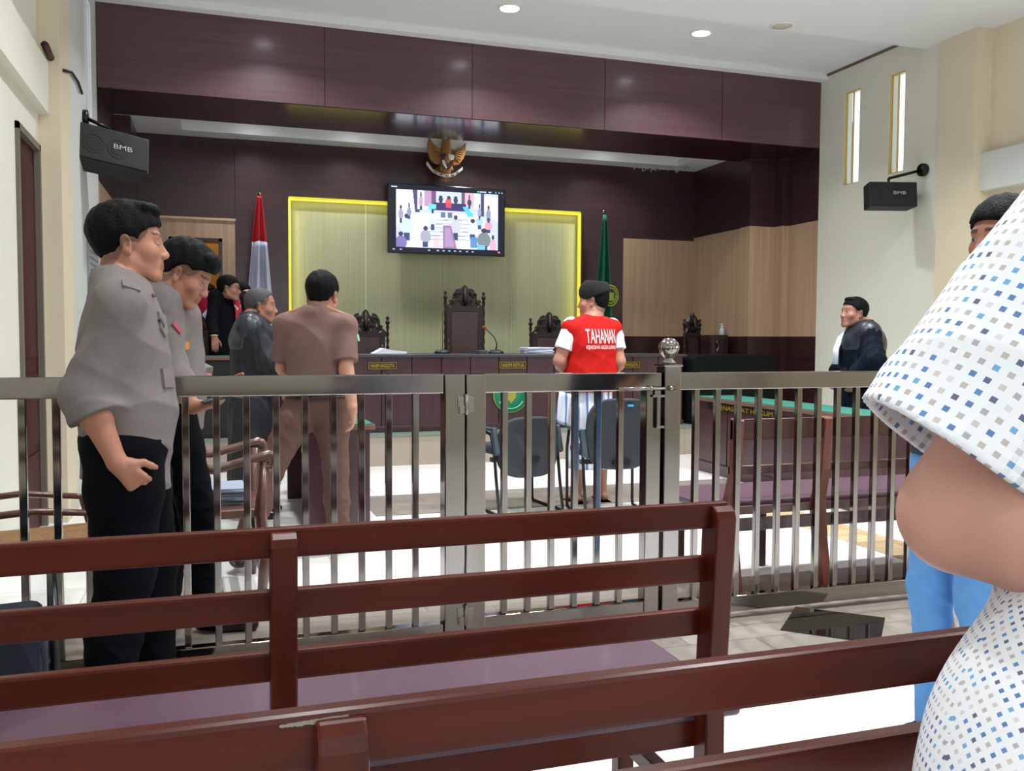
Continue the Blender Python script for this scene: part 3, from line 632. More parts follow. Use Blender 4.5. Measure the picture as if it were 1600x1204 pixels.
# ---------------------------------------------------------------- wooden eagle emblem (generic bird with shield and ribbon)
def eagle():
    Y = 10.31; cx, _, cz = PY(697, 245, Y); s = .00775
    t = thing('eagle_emblem', 'carved wooden eagle emblem with spread wings, shield and white ribbon above the television', 'emblem', (cx, Y, cz))
    def P(a): return [((x-697)*s+cx, (245-y)*s+cz) for x, y in a]
    fn = lambda a, c, d: (a, d, c)
    WING = mat('carved_gilded_wood', '8a5c26', .5, var=.2, scale=30, bump=.4, bscale=80)
    for nm, sg, ps in (('wing', -1, [(671.5, 216.5), (668.5, 228), (669, 240), (672, 250), (679, 256), (686, 257), (690, 240), (688, 235), (680, 230), (674, 224)]),
                       ('wing', 1, [(727, 222), (722, 228), (712, 235), (706, 237), (704, 245), (707, 258), (716, 256), (723, 247), (727, 236)])):
        b = MB(); b.prism(P(ps), Y-.03, Y+.03, fn); w = b.build(nm, WING, t, bevel=.008)
        b = MB(); r0 = P([(689, 238)])[0] if sg < 0 else P([(706, 239)])[0]
        for k in range(6):
            tip = P([(671+1.5*k, 226+5.2*k)])[0] if sg < 0 else P([(726-1.8*k, 231+4.6*k)])[0]
            b.tube([(r0[0], Y-.03, r0[1]-.012*k), ((r0[0]+tip[0])/2, Y-.04, (r0[1]+tip[1])/2-.006), (tip[0], Y-.028, tip[1])], [.008, .009, .003], 6)
        b.build('feathers', WING, w)
    b = MB(); h = P([(697, 222)])[0]; c0 = P([(697, 250)])[0]
    b.lathe([(.004, -.30), (.03, -.27), (.06, -.18), (.085, -.05), (.07, .06), (.055, .12), (.05, .17), (.035, .2), (.01, .215)], (h[0], Y, h[1]-.17), 18); b.build('eagle_body', WING, t)
    b = MB(); k = P([(693, 225), (690, 228.5), (694, 228)]); b.prism(k, Y-.012, Y+.012, fn); b.build('beak', mat('dark_beak', '2a1a12', .4), t)
    b = MB(); b.prism(P([(688, 241), (707, 243), (706, 256), (699, 266), (693, 264), (688, 256)]), Y-.075, Y-.055, fn); sh = b.build('shield', mat('shield_maroon', '3a1418', .4), t, bevel=.005)
    b = MB(); b.prism(P([(698, 242.5), (707, 243.5), (706.5, 250), (702, 252), (698, 248)]), Y-.08, Y-.074, fn); b.prism(P([(688, 252), (692, 252), (696, 263), (695, 265), (689.5, 258)]), Y-.08, Y-.074, fn)
    b.build('white_quarters', mat('shield_white', 'b9b9b0', .5), sh)
    for sx in (-1, 1):
        b = MB(); p0 = P([(697+sx*7, 262)])[0]; b.tube([(p0[0], Y, p0[1]+.04), (p0[0]+sx*.01, Y-.02, p0[1]-.01), (p0[0]+sx*.012, Y-.03, p0[1]-.03)], [.022, .016, .012], 8); b.build('claw', WING, t)
    b = MB(); pr = [(665, 259), (669, 264), (675, 270), (684, 274), (693, 276.5), (702, 276), (710, 273), (716, 268), (721, 264)]
    q = P(pr); up = P([(x+(1.6 if i < 2 else 0), y-4.6) for i, (x, y) in enumerate(pr)])
    b.prism(up+q[::-1], Y-.05, Y-.035, fn); rb = b.build('ribbon', mat('ribbon_white', 'b5b5a8', .5), t, bevel=.003)
    b = MB()
    for i in range(2, 7):
        for kk in (.3, .6): x = q[i][0]+(q[i+1][0]-q[i][0])*kk; z = (q[i][1]+up[i][1])/2+(q[i+1][1]-q[i][1])*kk; b.box(x-.006, Y-.053, z-.009, x+.006, Y-.05, z+.009)
    b.build('ribbon_lettering', mat('ribbon_dark', '3a362c', .6), rb)
    b = MB(); p0 = P([(697, 279)])[0]; b.box(p0[0]-.05, Y-.02, p0[1]-.012, p0[0]+.05, Y+.02, p0[1]+.012); b.build('tail_tip', WING, t, bevel=.008)
    b = MB(); b.box(cx-.05, Y+.02, cz-.16, cx+.05, 10.64, cz-.08); b.build('wall_bracket', WING, t)
eagle()
# ---------------------------------------------------------------- flags
def flag(label, px, ptop, Y, z0, cols, wtop, wbot, zb, extra=None, zs=None):
    p = PY(px, ptop, Y); x, zt = p[0], p[2]
    t = thing('standing_flag', label, 'flag', (x, Y, z0))
    MB().lathe([(.16, 0), (.16, .03), (.05, .06), (.018, .09)], (x, Y, z0), 20).build('flag_base', DARKW, t)
    MB().tube([(x, Y, z0+.05), (x, Y, zt-.01)], .014, 10).build('pole', BLACKM, t)
    MB().lathe([(.014, -.02), (.022, 0), (.018, .015), (.004, .03)], (x, Y, zt-.01), 12).build('finial', STEELB, t)
    def sheet(name, za, zb2, m):
        n, r = 36, 26; vs = []; fs = []
        for j in range(r+1):
            f = j/r; z = za+(zb2-za)*f; g = (zt-z)/(zt-zb); hw = wtop+(wbot-wtop)*min(1, g*1.0)**.75
            for i in range(n+1):
                u = i/n*2-1; amp = .012+.05*min(1, g*1.5)
                vs.append((x+.02*g+u*hw*(1 if u > 0 else 1.35), Y-.03+amp*math.sin(u*7+g*1.3)-.02, z-.05*g*abs(u)))
        for j in range(r):
            for i in range(n): fs.append((j*(n+1)+i, (j+1)*(n+1)+i, (j+1)*(n+1)+i+1, j*(n+1)+i+1))
        b = MB(); b.add(vs, fs, True); o = b.build(name, m, t); s = o.modifiers.new('thick', 'SOLIDIFY'); s.thickness = .004; return o
    for nm, a, c, m in cols: sheet(nm, a, c, m)
    return t, x, zt, sheet
REDF = mat('red_flag_cloth', 'b81226', .7); WHF = mat('white_flag_cloth', 'b9bcd0', .7); GRF = mat('green_flag_cloth', '0c6349', .6)
zr = PY(408, 377, 10.35)[2]; zt = PY(406, 303, 10.35)[2]
flag('red over white national flag hanging from a black pole left of the yellow panel', 406, 303, 10.35, .31, [('red_band', zt-.03, zr, REDF), ('white_band', zr, .9, WHF)], .012, .16, .9)
t, fx, fz, sheet = flag('green flag with yellow emblem on a pole behind the man in the red vest', 943, 330, 10.3, .31, [('flag_cloth', PY(943, 336, 10.3)[2], .75, GRF)], .01, .15, .75)
b = MB(); zz = PY(945, 455, 10.3)[2]
for k, r in enumerate((.10, .075)): b.tube([(fx+.05+r*math.cos(a), 10.175, zz-.06+1.25*r*math.sin(a)) for a in [i*.35 for i in range(19)]], .010, 6)
b.box(fx+.01, 10.165, zz-.12, fx+.09, 10.18, zz-.02); b.build('flag_emblem', mat('flag_yellow', '8f9a2c', .6), t)
# ---------------------------------------------------------------- wall speakers
def speaker(label, c, yaw, pitch, w, h, d, wallpt, roll=0):
    t = thing('wall_speaker', label, 'loudspeaker', c, 'black wall speakers')
    Rm = Matrix.Rotation(yaw, 3, 'Z') @ Matrix.Rotation(pitch, 3, 'X') @ Matrix.Rotation(roll, 3, 'Y'); b = MB()
    pr = [(-w/2, 0), (-w/2+.02, d*.9), (w/2-.02, d*.9), (w/2, 0)]
    b.prism(pr, -h/2, h/2, lambda a, q, z: tuple(Rm @ Vector((a, q, z))+Vector(c))); b.build('cabinet', mat('speaker_vinyl', '0d0e11', .6, bump=.2, bscale=200), t, bevel=.006)
    b = MB(); b.box(-w/2+.012, -.012, -h/2+.012, w/2-.012, .002, h/2-.012, Rm, c); g = b.build('grille', mat('speaker_grille', '0e0f13', .7, bump=.5, bscale=500), t, bevel=.006)
    b = MB()
    for u in (-.28, .05):
        for r in (.05, .075): b.tube([tuple(Rm @ Vector((u*w+r*math.cos(a), -.013, -.01+r*math.sin(a)))+Vector(c)) for a in [k*.3 for k in range(22)]], .0022, 5)
    b.build('driver_ring', mat('speaker_ring', '2b2c33', .5), g)
    m4 = Matrix.Translation(Vector(c)) @ Rm.to_4x4() @ Matrix.Translation((w*.12, -.0145, .01)) @ Matrix(((1, 0, 0, 0), (0, 0, -1, 0), (0, 1, 0, 0), (0, 0, 0, 1)))
    put('brand_badge', text('brand_badge', 'BMB', h*.13, WHITEM, None, m4, w*.26), mat('badge_silver', 'b5b8c0', .4), g)
    p = Rm @ Vector((0, d*.5, h/2))+Vector(c); top = p+Vector((0, 0, .06))
    b = MB(); b.tube([p, top], .012, 8).tube([top, Vector(wallpt)], .014, 8); b.build('bracket_arm', BLACKM, t)
    wv = Vector(wallpt); sx = .02 if wv.x > 3 else -.02
    MB().tube([wv+Vector((-sx, 0, 0)), wv+Vector((sx, 0, 0))], .06, 18).build('wall_plate', BLACKM, t)
    return t
c = PD(178, 231, 6.9); speaker('tilted black wall speaker on the left wall below the slit window', [c[0], c[1], c[2]], math.radians(24), math.radians(-16), .53, .30, .22, (-.92, c[1]+.1, PD(150, 183, 6.9)[2]), roll=math.radians(7))
c = PX(1396, 303, 6.12); speaker('black wall speaker on a round wall plate on the right wall beside the slit windows', [c[0], c[1], c[2]], math.radians(-16), math.radians(-6), .46, .235, .2, (6.43, PX(1438, 265, 6.4)[1], PX(1438, 265, 6.4)[2]))
# cable and small camera on the left ledge, notice on the left wall
t = thing('ledge_cable', 'black cable with a dark red camera end hanging over the ledge of the left wall', 'cable', (-.95, 6.5, 3.0))
k = [PX(72, 78, -.99), PX(80, 92, -.98), PX(88, 108, -.97), PX(100, 110, -.92), PX(112, 113, -.92), PX(122, 128, -.92), PX(128, 146, -.92)]
MB().tube(k, .010, 8).build('cable', BLACKP, t); MB().tube([k[0]+np.array([0, -.05, .02]), k[1]], .024, 10).build('camera_end', mat('dark_red_plastic', '3a1418', .4), t)  # the camera end is an even dark red
t = thing('wall_notice', 'grey printed notice board on the left wall behind the policeman', 'notice board', (-.93, 8.2, 1.7))
MB().box(-.934, 7.75, 1.35, -.915, 8.35, 1.98).build('board', mat('notice_grey', '8f9192', .5), t, bevel=.003)
b = MB()
for i in range(11): b.box(-.915, 7.8, 1.40+.05*i, -.912, 8.3-.06*(i % 3), 1.415+.05*i)
b.build('printed_lines', mat('notice_lines', '6b6e72', .6), t)
# wiring hanging at the alcove ceiling edge
t = thing('ceiling_wiring', 'loose white wiring under the alcove ceiling edge, upper right', 'cables', (5.4, 10.4, 3.4)); b = MB()
for i in range(7):
    p0 = PY(995+13*i, 263+(i % 3)*2, 10.36); b.tube([(p0[0]+.04*math.cos(a), 10.36, p0[2]+.02*math.sin(a*(1+i % 2))) for a in [q*.5 for q in range(9)]], .006, 6)
b.build('wire', mat('grey_wire', '9a9a98', .5), t)
# ---------------------------------------------------------------- office chairs
def office_chair(label, x, y, rz, zb, zt, arms=True, mat_=GREYF, grp='charcoal office chairs'):
    """front towards +y in its own frame, its back towards us"""
    t = lthing('office_chair', label, 'chair', (x, y, 0), rz, grp)
    w = .235; n = 20; vs = []; fs = []; zc = (zb+zt)/2; hh = (zt-zb)/2
    b = MB(); rings = []
    for s in range(2):
        for j in range(13):
            for i in range(n+1): pass
    out = []
    for k in range(40):
        a = k/40*2*math.pi; ca, sa = math.cos(a), math.sin(a); e = 2/3.4
        out.append((w*math.copysign(abs(ca)**e, ca), zc+hh*math.copysign(abs(sa)**(e*1.15), sa)))
    b.prism(out, -.03, .03, lambda a, c, d: (a, d+.5*(a*a)*1.6-.1*(c-zc), c)); b.build('backrest', mat_, t, bevel=.014, seg=3)
    MB().box(-.23, .03, .41, .23, .48, .475).build('seat', mat_, t, bevel=.03, seg=3)
    for s in (-1, 1):
        f = MB(); f.tube([(s*.25, -.02, .02), (s*.25, .03, .25), (s*.25, .06, .42), (s*.25, .12, .56), (s*.25, .4, .60), (s*.25, .46, .45), (s*.25, .45, .05), (s*.25, .44, .015), (s*.25, .0, .015)], .011, 10); f.build('side_frame', BLACKM, t)
        if arms:
            a = MB(); a.box(s*.25-.022, .08, .585, s*.25+.022, .42, .61).prism([(.06, .62), (.10, .60), (.03, .42), (.0, .44)], s*.25-.02, s*.25+.02, lambda a_, c, d: (d, a_, c)); a.build('armrest', mat('arm_plastic', '2f3a44', .35), t, bevel=.008)
    MB().box(-.25, .1, .37, .25, .14, .40).box(-.06, -.03, .38, .06, .06, .41).build('under_frame', BLACKM, t)
    return t
p = PD(829, 700, 6.3); office_chair('charcoal office chair with armrests, left of the barefoot man in the red vest', p[0], p[1], math.radians(8), .26, .69)
p = PD(970, 690, 6.15); t = office_chair('taller charcoal office chair with a small blue tag on its backrest', p[0], p[1], math.radians(-6), .34, .83)
MB().box(.03, -.055, .775, .07, -.035, .79).build('blue_tag', mat('tag_blue', '3f8fc0', .5), t)
office_chair('dark navy chair at the far left between the front bench and the railing', -.62, 2.35, math.radians(10), .3, .56, arms=False, mat_=mat('navy_fabric', '141c2c', .8), grp=None)
# settee with scroll arm, rattan chair
t = lthing('wooden_armchair', 'brown wooden armchair with scrolled arm between the second policeman and the robed man', 'chair', tuple(PD(331, 700, 4.33)[:2])+(0,), math.radians(-88))
AW = wood('brown_armchair_wood', '4a2c24', '6b4235', (14, 14, 3), .3, .4)
for s in (-1, 1):
    b = MB(); b.tube([(s*.29, -.22, .66), (s*.29, 0, .63), (s*.29, .2, .68)]+[(s*.29, .24+.03*math.sin(a), .66+.03*math.cos(a)) for a in [k*.6 for k in range(9)]], [.022]*3+[.022-.0015*k for k in range(9)], 10); b.build('scroll_arm', AW, t)
    MB().tube([(s*.28, .2, 0), (s*.28, .22, .2), (s*.28, .2, .42), (s*.28, .22, .66)], [.02, .03, .028, .022], 10).build('front_leg', AW, t)
    MB().tube([(s*.28, -.24, 0), (s*.28, -.2, .4), (s*.28, -.25, .95)], .024, 10).build('back_leg', AW, t)
MB().box(-.28, -.22, .40, .28, .22, .44).build('seat_board', AW, t, bevel=.006)
b = MB()
for z in (.50, .62, .78, .92): b.box(-.28, -.25, z, .28, -.225, z+.07)
b.build('back_slats', AW, t, bevel=.004)
MB().box(-.28, .19, .15, .28, .215, .18).box(-.28, -.215, .15, .28, -.19, .18).box(-.28, .19, .26, .28, .215, .28).build('black_bar', BLACKM, t)  # black bars across the legs, standing in for dark lines under the seat
q = PD(329, 700, 4.33); paper_stack('stack of pale blue papers on the seat of the brown wooden armchair', q[0], q[1], .44, .32, .26, 9, 5, m=mat('pale_blue_paper', '8f97ab', .7))
RAT = mat('woven_rattan', '8a6238', .6, var=.35, scale=90, bump=.6, bscale=160)
t = lthing('rattan_chair', 'woven rattan and wood chair against the left wall behind the railing', 'chair', (-.66, 3.98, 0), math.radians(-75))
MB().box(-.2, -.22, .40, .2, .2, .43).build('seat', RAT, t, bevel=.012)
b = MB(); b.prism([(-.2, .45), (.2, .45), (.15, .70), (-.15, .70)], -.012, .012, lambda a, c, d: (a, -.24+d-.2*(c-.45), c)); b.build('backrest', RAT, t, bevel=.006)
for sx in (-1, 1):
    for sy in (-1, 1): MB().tube([(sx*.2, sy*.2, 0), (sx*.2, sy*.2-.0, .42), (sx*.2, sy*.2-(.0 if sy > 0 else .1), .42 if sy > 0 else .70)], .017, 8).build('leg', AW, t)
    MB().tube([(sx*.22, -.26, .56), (sx*.23, -.05, .57), (sx*.22, .17, .54), (sx*.2, .2, .42)], .014, 8).build('arm', AW, t)
MB().box(-.2, .18, .32, .2, .205, .40).box(-.2, -.2, .32, .2, -.18, .40).build('seat_apron', AW, t, bevel=.006)
# ---------------------------------------------------------------- smooth bodies: rounded shapes blended in a field, then surfaced
V3 = lambda *a: np.array(a, float)
def nrm(v): v = np.asarray(v, float); return v/np.linalg.norm(v)
class Field:
    def __init__(s, vox): s.p = []; s.post = []; s.vox = vox; s.subs = []
    def cone(s, a, b, ra, rb, k=.02, flat=None, neg=False):
        s.p.append(('c', np.asarray(a, float), np.asarray(b, float), ra, rb, k, flat, neg)); return s
    def chain(s, pts, rs, k=.02, flat=None):
        for i in range(len(pts)-1): s.cone(pts[i], pts[i+1], rs[i], rs[i+1], k, flat)
        return s
    def ell(s, c, r, Rm=None, k=.02, neg=False):
        s.p.append(('e', np.asarray(c, float), np.asarray(r, float), np.eye(3) if Rm is None else np.asarray(Rm, float), k, None, None, neg)); return s
    def clip(s, fn): s.post.append(fn); return s
    def grid(s, lat=None):
        lo = np.full(3, 1e9); hi = -lo
        for q in s.p+[w for sf, _ in s.subs for w in sf.p]:
            if q[7]: continue
            if q[0] == 'c':
                r = max(q[3], q[4]); lo = np.minimum(lo, np.minimum(q[1], q[2])-r); hi = np.maximum(hi, np.maximum(q[1], q[2])+r)
            else:
                r = np.abs(q[3]) @ q[2]; lo = np.minimum(lo, q[1]-r); hi = np.maximum(hi, q[1]+r)
        lo -= .03; hi += .03; n = np.ceil((hi-lo)/s.vox).astype(int)+1
        if lat is not None: lo, n = lat
        ax = [lo[i]+np.arange(n[i])*s.vox for i in range(3)]
        G = np.full(n, .3, np.float32)
        for q in s.p:
            k = q[4] if q[0] == 'e' else q[5]; neg = q[7]
            if q[0] == 'c': r = max(q[3], q[4]); a = np.minimum(q[1], q[2])-r; b = np.maximum(q[1], q[2])+r
            else: r = np.abs(q[3]) @ q[2]; a = q[1]-r; b = q[1]+r
            m = k+.035
            i0 = np.clip(((a-m-lo)/s.vox).astype(int), 0, n-1); i1 = np.maximum(np.clip(((b+m-lo)/s.vox).astype(int)+2, 1, n), i0+1)
            X = ax[0][i0[0]:i1[0]][:, None, None]; Y = ax[1][i0[1]:i1[1]][None, :, None]; Z = ax[2][i0[2]:i1[2]][None, None, :]
            if q[0] == 'c':
                pa = q[1]; ba = q[2]-q[1]; fl = q[6]; x, y, z = X-pa[0], Y-pa[1], Z-pa[2]
                if fl is not None:
                    nn, fac = nrm(fl[0]), fl[1]; dt = (x*nn[0]+y*nn[1]+z*nn[2])*(1/fac-1); x, y, z = x+nn[0]*dt, y+nn[1]*dt, z+nn[2]*dt
                    ba = ba+nn*(ba @ nn)*(1/fac-1)
                h = np.clip((x*ba[0]+y*ba[1]+z*ba[2])/max(ba @ ba, 1e-9), 0, 1)
                d = np.sqrt((x-h*ba[0])**2+(y-h*ba[1])**2+(z-h*ba[2])**2)-(q[3]+(q[4]-q[3])*h)
                if fl is not None: d = d*(.5+.5*fac)
            else:
                Rm = q[3]; x, y, z = X-q[1][0], Y-q[1][1], Z-q[1][2]; u = [(x*Rm[0, j]+y*Rm[1, j]+z*Rm[2, j])/q[2][j] for j in range(3)]
                k0 = np.sqrt(u[0]**2+u[1]**2+u[2]**2); k1 = np.sqrt(sum((u[j]/q[2][j])**2 for j in range(3)))
                d = k0*(k0-1)/np.maximum(k1, 1e-6)
            sl = tuple(slice(i0[j], i1[j]) for j in range(3)); g = G[sl]
            if neg: d = -d; h = np.clip(.5-.5*(g-d)/k, 0, 1); G[sl] = g*(1-h)+d*h+k*h*(1-h)
            else: h = np.clip(.5+.5*(g-d)/k, 0, 1); G[sl] = g*(1-h)+d*h-k*h*(1-h)
        X, Y, Z = ax[0][:, None, None], ax[1][None, :, None], ax[2][None, None, :]
        for sf, k in s.subs:
            g = sf.grid((lo, n))[0]; h = np.clip(.5+.5*(G-g)/k, 0, 1); G = G*(1-h)+g*h-k*h*(1-h)
        for fn in s.post: G = fn(G, X, Y, Z)
        G[0] = G[-1] = .3; G[:, 0] = G[:, -1] = .3; G[:, :, 0] = G[:, :, -1] = .3
        return np.asarray(G, np.float32), lo
    def mesh(s):
        G, lo = s.grid(); n = G.shape; ins = G < 0
        c = [ins[i:n[0]-1+i, j:n[1]-1+j, k:n[2]-1+k] for i in (0, 1) for j in (0, 1) for k in (0, 1)]
        anyc = np.zeros(c[0].shape, bool); allc = np.ones(c[0].shape, bool)
        for q in c: anyc |= q; allc &= q
        act = np.argwhere(anyc & ~allc)
        if len(act) == 0: return np.zeros((0, 3)), np.zeros((0, 4), int)
        cor = np.array([(i, j, k) for i in (0, 1) for j in (0, 1) for k in (0, 1)])
        val = np.stack([G[act[:, 0]+o[0], act[:, 1]+o[1], act[:, 2]+o[2]] for o in cor], 1)
        acc = np.zeros((len(act), 3)); cnt = np.zeros(len(act))
        for a in range(8):
            for b in range(a+1, 8):
                if np.abs(cor[a]-cor[b]).sum() != 1: continue
                va, vb = val[:, a], val[:, b]; m = (va < 0) != (vb < 0)
                t = np.where(m, va/np.where(m, va-vb, 1), 0)
                acc += np.where(m[:, None], cor[a]+t[:, None]*(cor[b]-cor[a]), 0); cnt += m
        P = lo+(act+acc/cnt[:, None])*s.vox
        idx = np.full(c[0].shape, -1, np.int32); idx[act[:, 0], act[:, 1], act[:, 2]] = np.arange(len(act))
        Q = []
        for ax_ in range(3):
            o = [1 if i == ax_ else 0 for i in range(3)]
            A = ins[:n[0]-o[0], :n[1]-o[1], :n[2]-o[2]]; B = ins[o[0]:, o[1]:, o[2]:]
            e = np.argwhere(A != B); u, v = [(1, 2), (2, 0), (0, 1)][ax_]
            e = e[(e[:, u] > 0) & (e[:, v] > 0)]
            f = A[e[:, 0], e[:, 1], e[:, 2]]
            def I(du, dv): w = e.copy(); w[:, u] -= du; w[:, v] -= dv; return idx[w[:, 0], w[:, 1], w[:, 2]]
            q = np.stack([I(1, 1), I(0, 1), I(0, 0), I(1, 0)], 1); q[~f] = q[~f][:, ::-1]; Q.append(q)
        Q = np.concatenate(Q); Q = Q[(Q >= 0).all(1)]
        return P, Q
def surf(name, fld, m, parent, color=None, extra=None):
    P, Q = fld.mesh(); o0 = np.array(parent['_o'][:])
    me = bpy.data.meshes.new(name); me.vertices.add(len(P)); me.vertices.foreach_set('co', (P-o0).astype(np.float32).ravel())
    me.loops.add(4*len(Q)); me.loops.foreach_set('vertex_index', Q.astype(np.int32).ravel())
    me.polygons.add(len(Q)); me.polygons.foreach_set('loop_start', np.arange(0, 4*len(Q), 4, dtype=np.int32)); me.polygons.foreach_set('loop_total', np.full(len(Q), 4, np.int32))
    me.polygons.foreach_set('use_smooth', np.ones(len(Q), bool)); me.update(calc_edges=True); me.validate()
    if color is not None:
        ca = me.color_attributes.new('tone', 'FLOAT_COLOR', 'POINT'); c = np.ones((len(P), 4), np.float32); c[:, :3] = color(P); ca.data.foreach_set('color', c.ravel())
    if extra is not None:
        a = me.attributes.new('weave', 'FLOAT_VECTOR', 'POINT'); a.data.foreach_set('vector', extra(P).astype(np.float32).ravel())
    o = bpy.data.objects.new(name, me); C.objects.link(o); me.materials.append(m); o.parent = parent; o['_o'] = parent['_o']
    return o
def skin_mat():
    m, N, L, B = base_mat('skin'); a = N.new('ShaderNodeAttribute'); a.attribute_name = 'tone'; L.new(a.outputs['Color'], B.inputs['Base Color'])
    B.inputs['Roughness'].default_value = .5; B.inputs['Specular IOR Level'].default_value = .4
    B.inputs['Subsurface Weight'].default_value = .06; B.inputs['Subsurface Radius'].default_value = (.02, .008, .004); return m
SKIN = skin_mat()
HAIRM = mat('black_hair', '020204', .66, var=.5, scale=90, bump=1.0, bscale=170, spec=.14)
def cloth(name, col, rough=.85, var=.06, bump=.15): return mat(name, col, rough, var=var, scale=25, bump=bump, bscale=350, spec=.1)
def rotz(a): c, s = math.cos(a), math.sin(a); return np.array([[c, -s, 0], [s, c, 0], [0, 0, 1.]])
def rotax(ax, a):
    ax = nrm(ax); K = np.array([[0, -ax[2], ax[1]], [ax[2], 0, -ax[0]], [-ax[1], ax[0], 0]]); return np.eye(3)+math.sin(a)*K+(1-math.cos(a))*K @ K
def folds(amp, seed, dirs=((.5, .3, 1), (1, .4, -.5), (-.6, .7, .8)), f=(13, 19, 27), zr=None):
    r = random.Random(seed); ph = [r.uniform(0, 6) for _ in dirs]
    def fn(G, X, Y, Z):
        d = 0
        for (a, b, c), q, p in zip(dirs, f, ph):
            w = .9*np.sin(7*X+p)+.7*np.sin(9*Z+2*p)+.6*np.sin(8*Y-p); m_ = .5+.5*np.sin(5*Z+3*X+4*Y+2*p); d = d+(.35-(1-np.abs(np.sin(q*(a*X+b*Y+c*Z)+1.3*w+p)))**1.7)*m_
        e = amp*.75
        if zr is not None: e = e*np.clip((zr[1]-Z)/(zr[1]-zr[0]), .15, 1)
        return G+e*d
    return fn
def cut(p, n): # keep the side n points away from
    p = np.asarray(p, float); n = nrm(n)
    return lambda G, X, Y, Z: np.maximum(G, (X-p[0])*n[0]+(Y-p[1])*n[1]+(Z-p[2])*n[2])
def hemcut(p, n, arms):
    n = nrm(n)
    def fn(G, X, Y, Z):
        c = (X-p[0])*n[0]+(Y-p[1])*n[1]+(Z-p[2])*n[2]; out = np.maximum(G, c)
        for S0, E0, W0, af in arms:   # the sleeve may hang below the hem
            ba = W0-E0; h = np.clip(((X-E0[0])*ba[0]+(Y-E0[1])*ba[1]+(Z-E0[2])*ba[2])/(ba @ ba), 0, 1)
            d = np.sqrt((X-E0[0]-h*ba[0])**2+(Y-E0[1]-h*ba[1])**2+(Z-E0[2]-h*ba[2])**2); out = np.where(d < .055, G, out)
        return out
    return fn
def person(label, base, H, face, P):
    """base: point between the feet; face: angle of the way the body faces (0 = away from us, +y);
    P: pose and clothes. Body frame: x right, y forward, z up."""
    s = H/1.70; t = thing('person', label, 'person', base, P.get('group')); vox = P.get('vox', .008)
    Rb = rotz(face); base = np.asarray(base, float); lean = P.get('lean', V3(0, 0, 0)); crouch = P.get('drop', 0)
    fat = P.get('fat', 0.0)
    def W(x, y, z, up=True):
        v = V3(x, y, z)*s
        if up: f = max(0, (z-.95)/.5); v = v+lean*f; v[2] -= crouch
        return base+Rb @ v
    fw = Rb @ V3(0, 1, 0); rt = Rb @ V3(1, 0, 0)
    nb = W(0, -.015, 1.44); sh = {'R': W(.175+fat*.3, 0, 1.375+P.get('shr', 0)), 'L': W(-.175-fat*.3, 0, 1.375+P.get('shl', 0))}
    # head
    hy, hp, hr = P.get('head', (0, 0, 0)); Rh = Rb @ rotz(hy) @ rotax(V3(1, 0, 0), hp) @ rotax(V3(0, 1, 0), hr)
    if 'headc' in P: hc = np.asarray(P['headc'], float)
    else: hc = W(0, .02, 1.585)+Rh @ V3(0, .02, 0)*0
    hs = P.get('hs', s)
    def Hd(x, y, z): return hc+Rh @ (V3(x, y, z)*hs)
    def el(F_, c, r, k=.015, tilt=0, neg=False, ax=(1, 0, 0)): F_.ell(Hd(*c), np.array(r)*hs, Rh @ rotax(V3(*ax), tilt), k, neg)
    B = Field(vox)
    cheek = P.get('cheek', 0)
    el(B, (0, -.012, .038), (.076, .096, .080)); el(B, (0, .025, -.025), (.060+cheek, .066, .082), .03)
    for q in (-1, 1):
        B.cone(Hd(q*.050, -.0, -.055), Hd(q*.018, .062, -.098), .020*hs+cheek, .018*hs, .02); B.ell(Hd(q*.040, .056, -.028), V3(.024+cheek, .026, .024)*hs, Rh, .02)
    B.cone(Hd(-.012, .072, -.1), Hd(.012, .072, -.1), .018*hs, .018*hs, .015)
    B.cone(Hd(-.034, .076, .020), Hd(.034, .076, .020), .013*hs, .013*hs, .014)
    for q in (-1, 1): B.ell(Hd(q*.032, .098, .0), V3(.017, .014, .012)*hs, Rh, .01, True)
    for q in (-1, 1): B.ell(Hd(q*.031, .0765, -.001), V3(.0125, .0125, .011)*hs, Rh, .003)
    B.cone(Hd(0, .083, .006), Hd(0, .099, -.032), .008*hs, .0125*hs, .012); B.ell(Hd(0, .102, -.036), V3(.013, .012, .0105)*hs, Rh, .008)
    for q in (-1, 1): B.ell(Hd(q*.013, .096, -.040), V3(.009, .010, .008)*hs, Rh, .006)
    B.ell(Hd(0, .070, -.068), V3(.030, .026, .024)*hs, Rh, .015)
    B.cone(Hd(-.016, .088, -.062), Hd(.016, .088, -.062), .0065*hs, .0065*hs, .006); B.cone(Hd(-.013, .087, -.074), Hd(.013, .087, -.074), .0078*hs, .0078*hs, .006)
    B.ell(Hd(0, .101, -.068), V3(.024, .006, .0018)*hs, Rh, .003, True)
    for q in (-1, 1):
        B.ell(Hd(q*.079, -.008, -.008), V3(.009, .018, .033)*hs, Rh @ rotax(V3(1, 0, 0), .15) @ rotax(V3(0, 0, 1), -q*.35), .006)
        B.ell(Hd(q*.090, -.004, -.006), V3(.007, .010, .020)*hs, Rh @ rotax(V3(1, 0, 0), .15), .005, True); B.ell(Hd(q*.080, .0, -.034), V3(.007, .008, .010)*hs, Rh, .006)
    # neck and trunk
    B.cone(Hd(0, -.028, -.045), nb+V3(0, 0, .0), .054*hs+fat*.1, .060*s+fat*.1, .03)
    B.cone(nb, W(0, -.01, 1.30), .06*s, .10*s, .03, (fw, .7))
    for q in 'LR': B.cone(nb, sh[q], .045*s, .048*s, .04)
    B.ell(W(0, 0, 1.22), V3(.150, .10, .22)*s, Rb, .04); B.ell(W(0, .01, 1.02), V3(.135, .10, .18)*s, Rb, .04); B.ell(W(0, 0, .92), V3(.145, .10, .13)*s, Rb, .04)
    A = P.get('arms', {})
    arms = {}
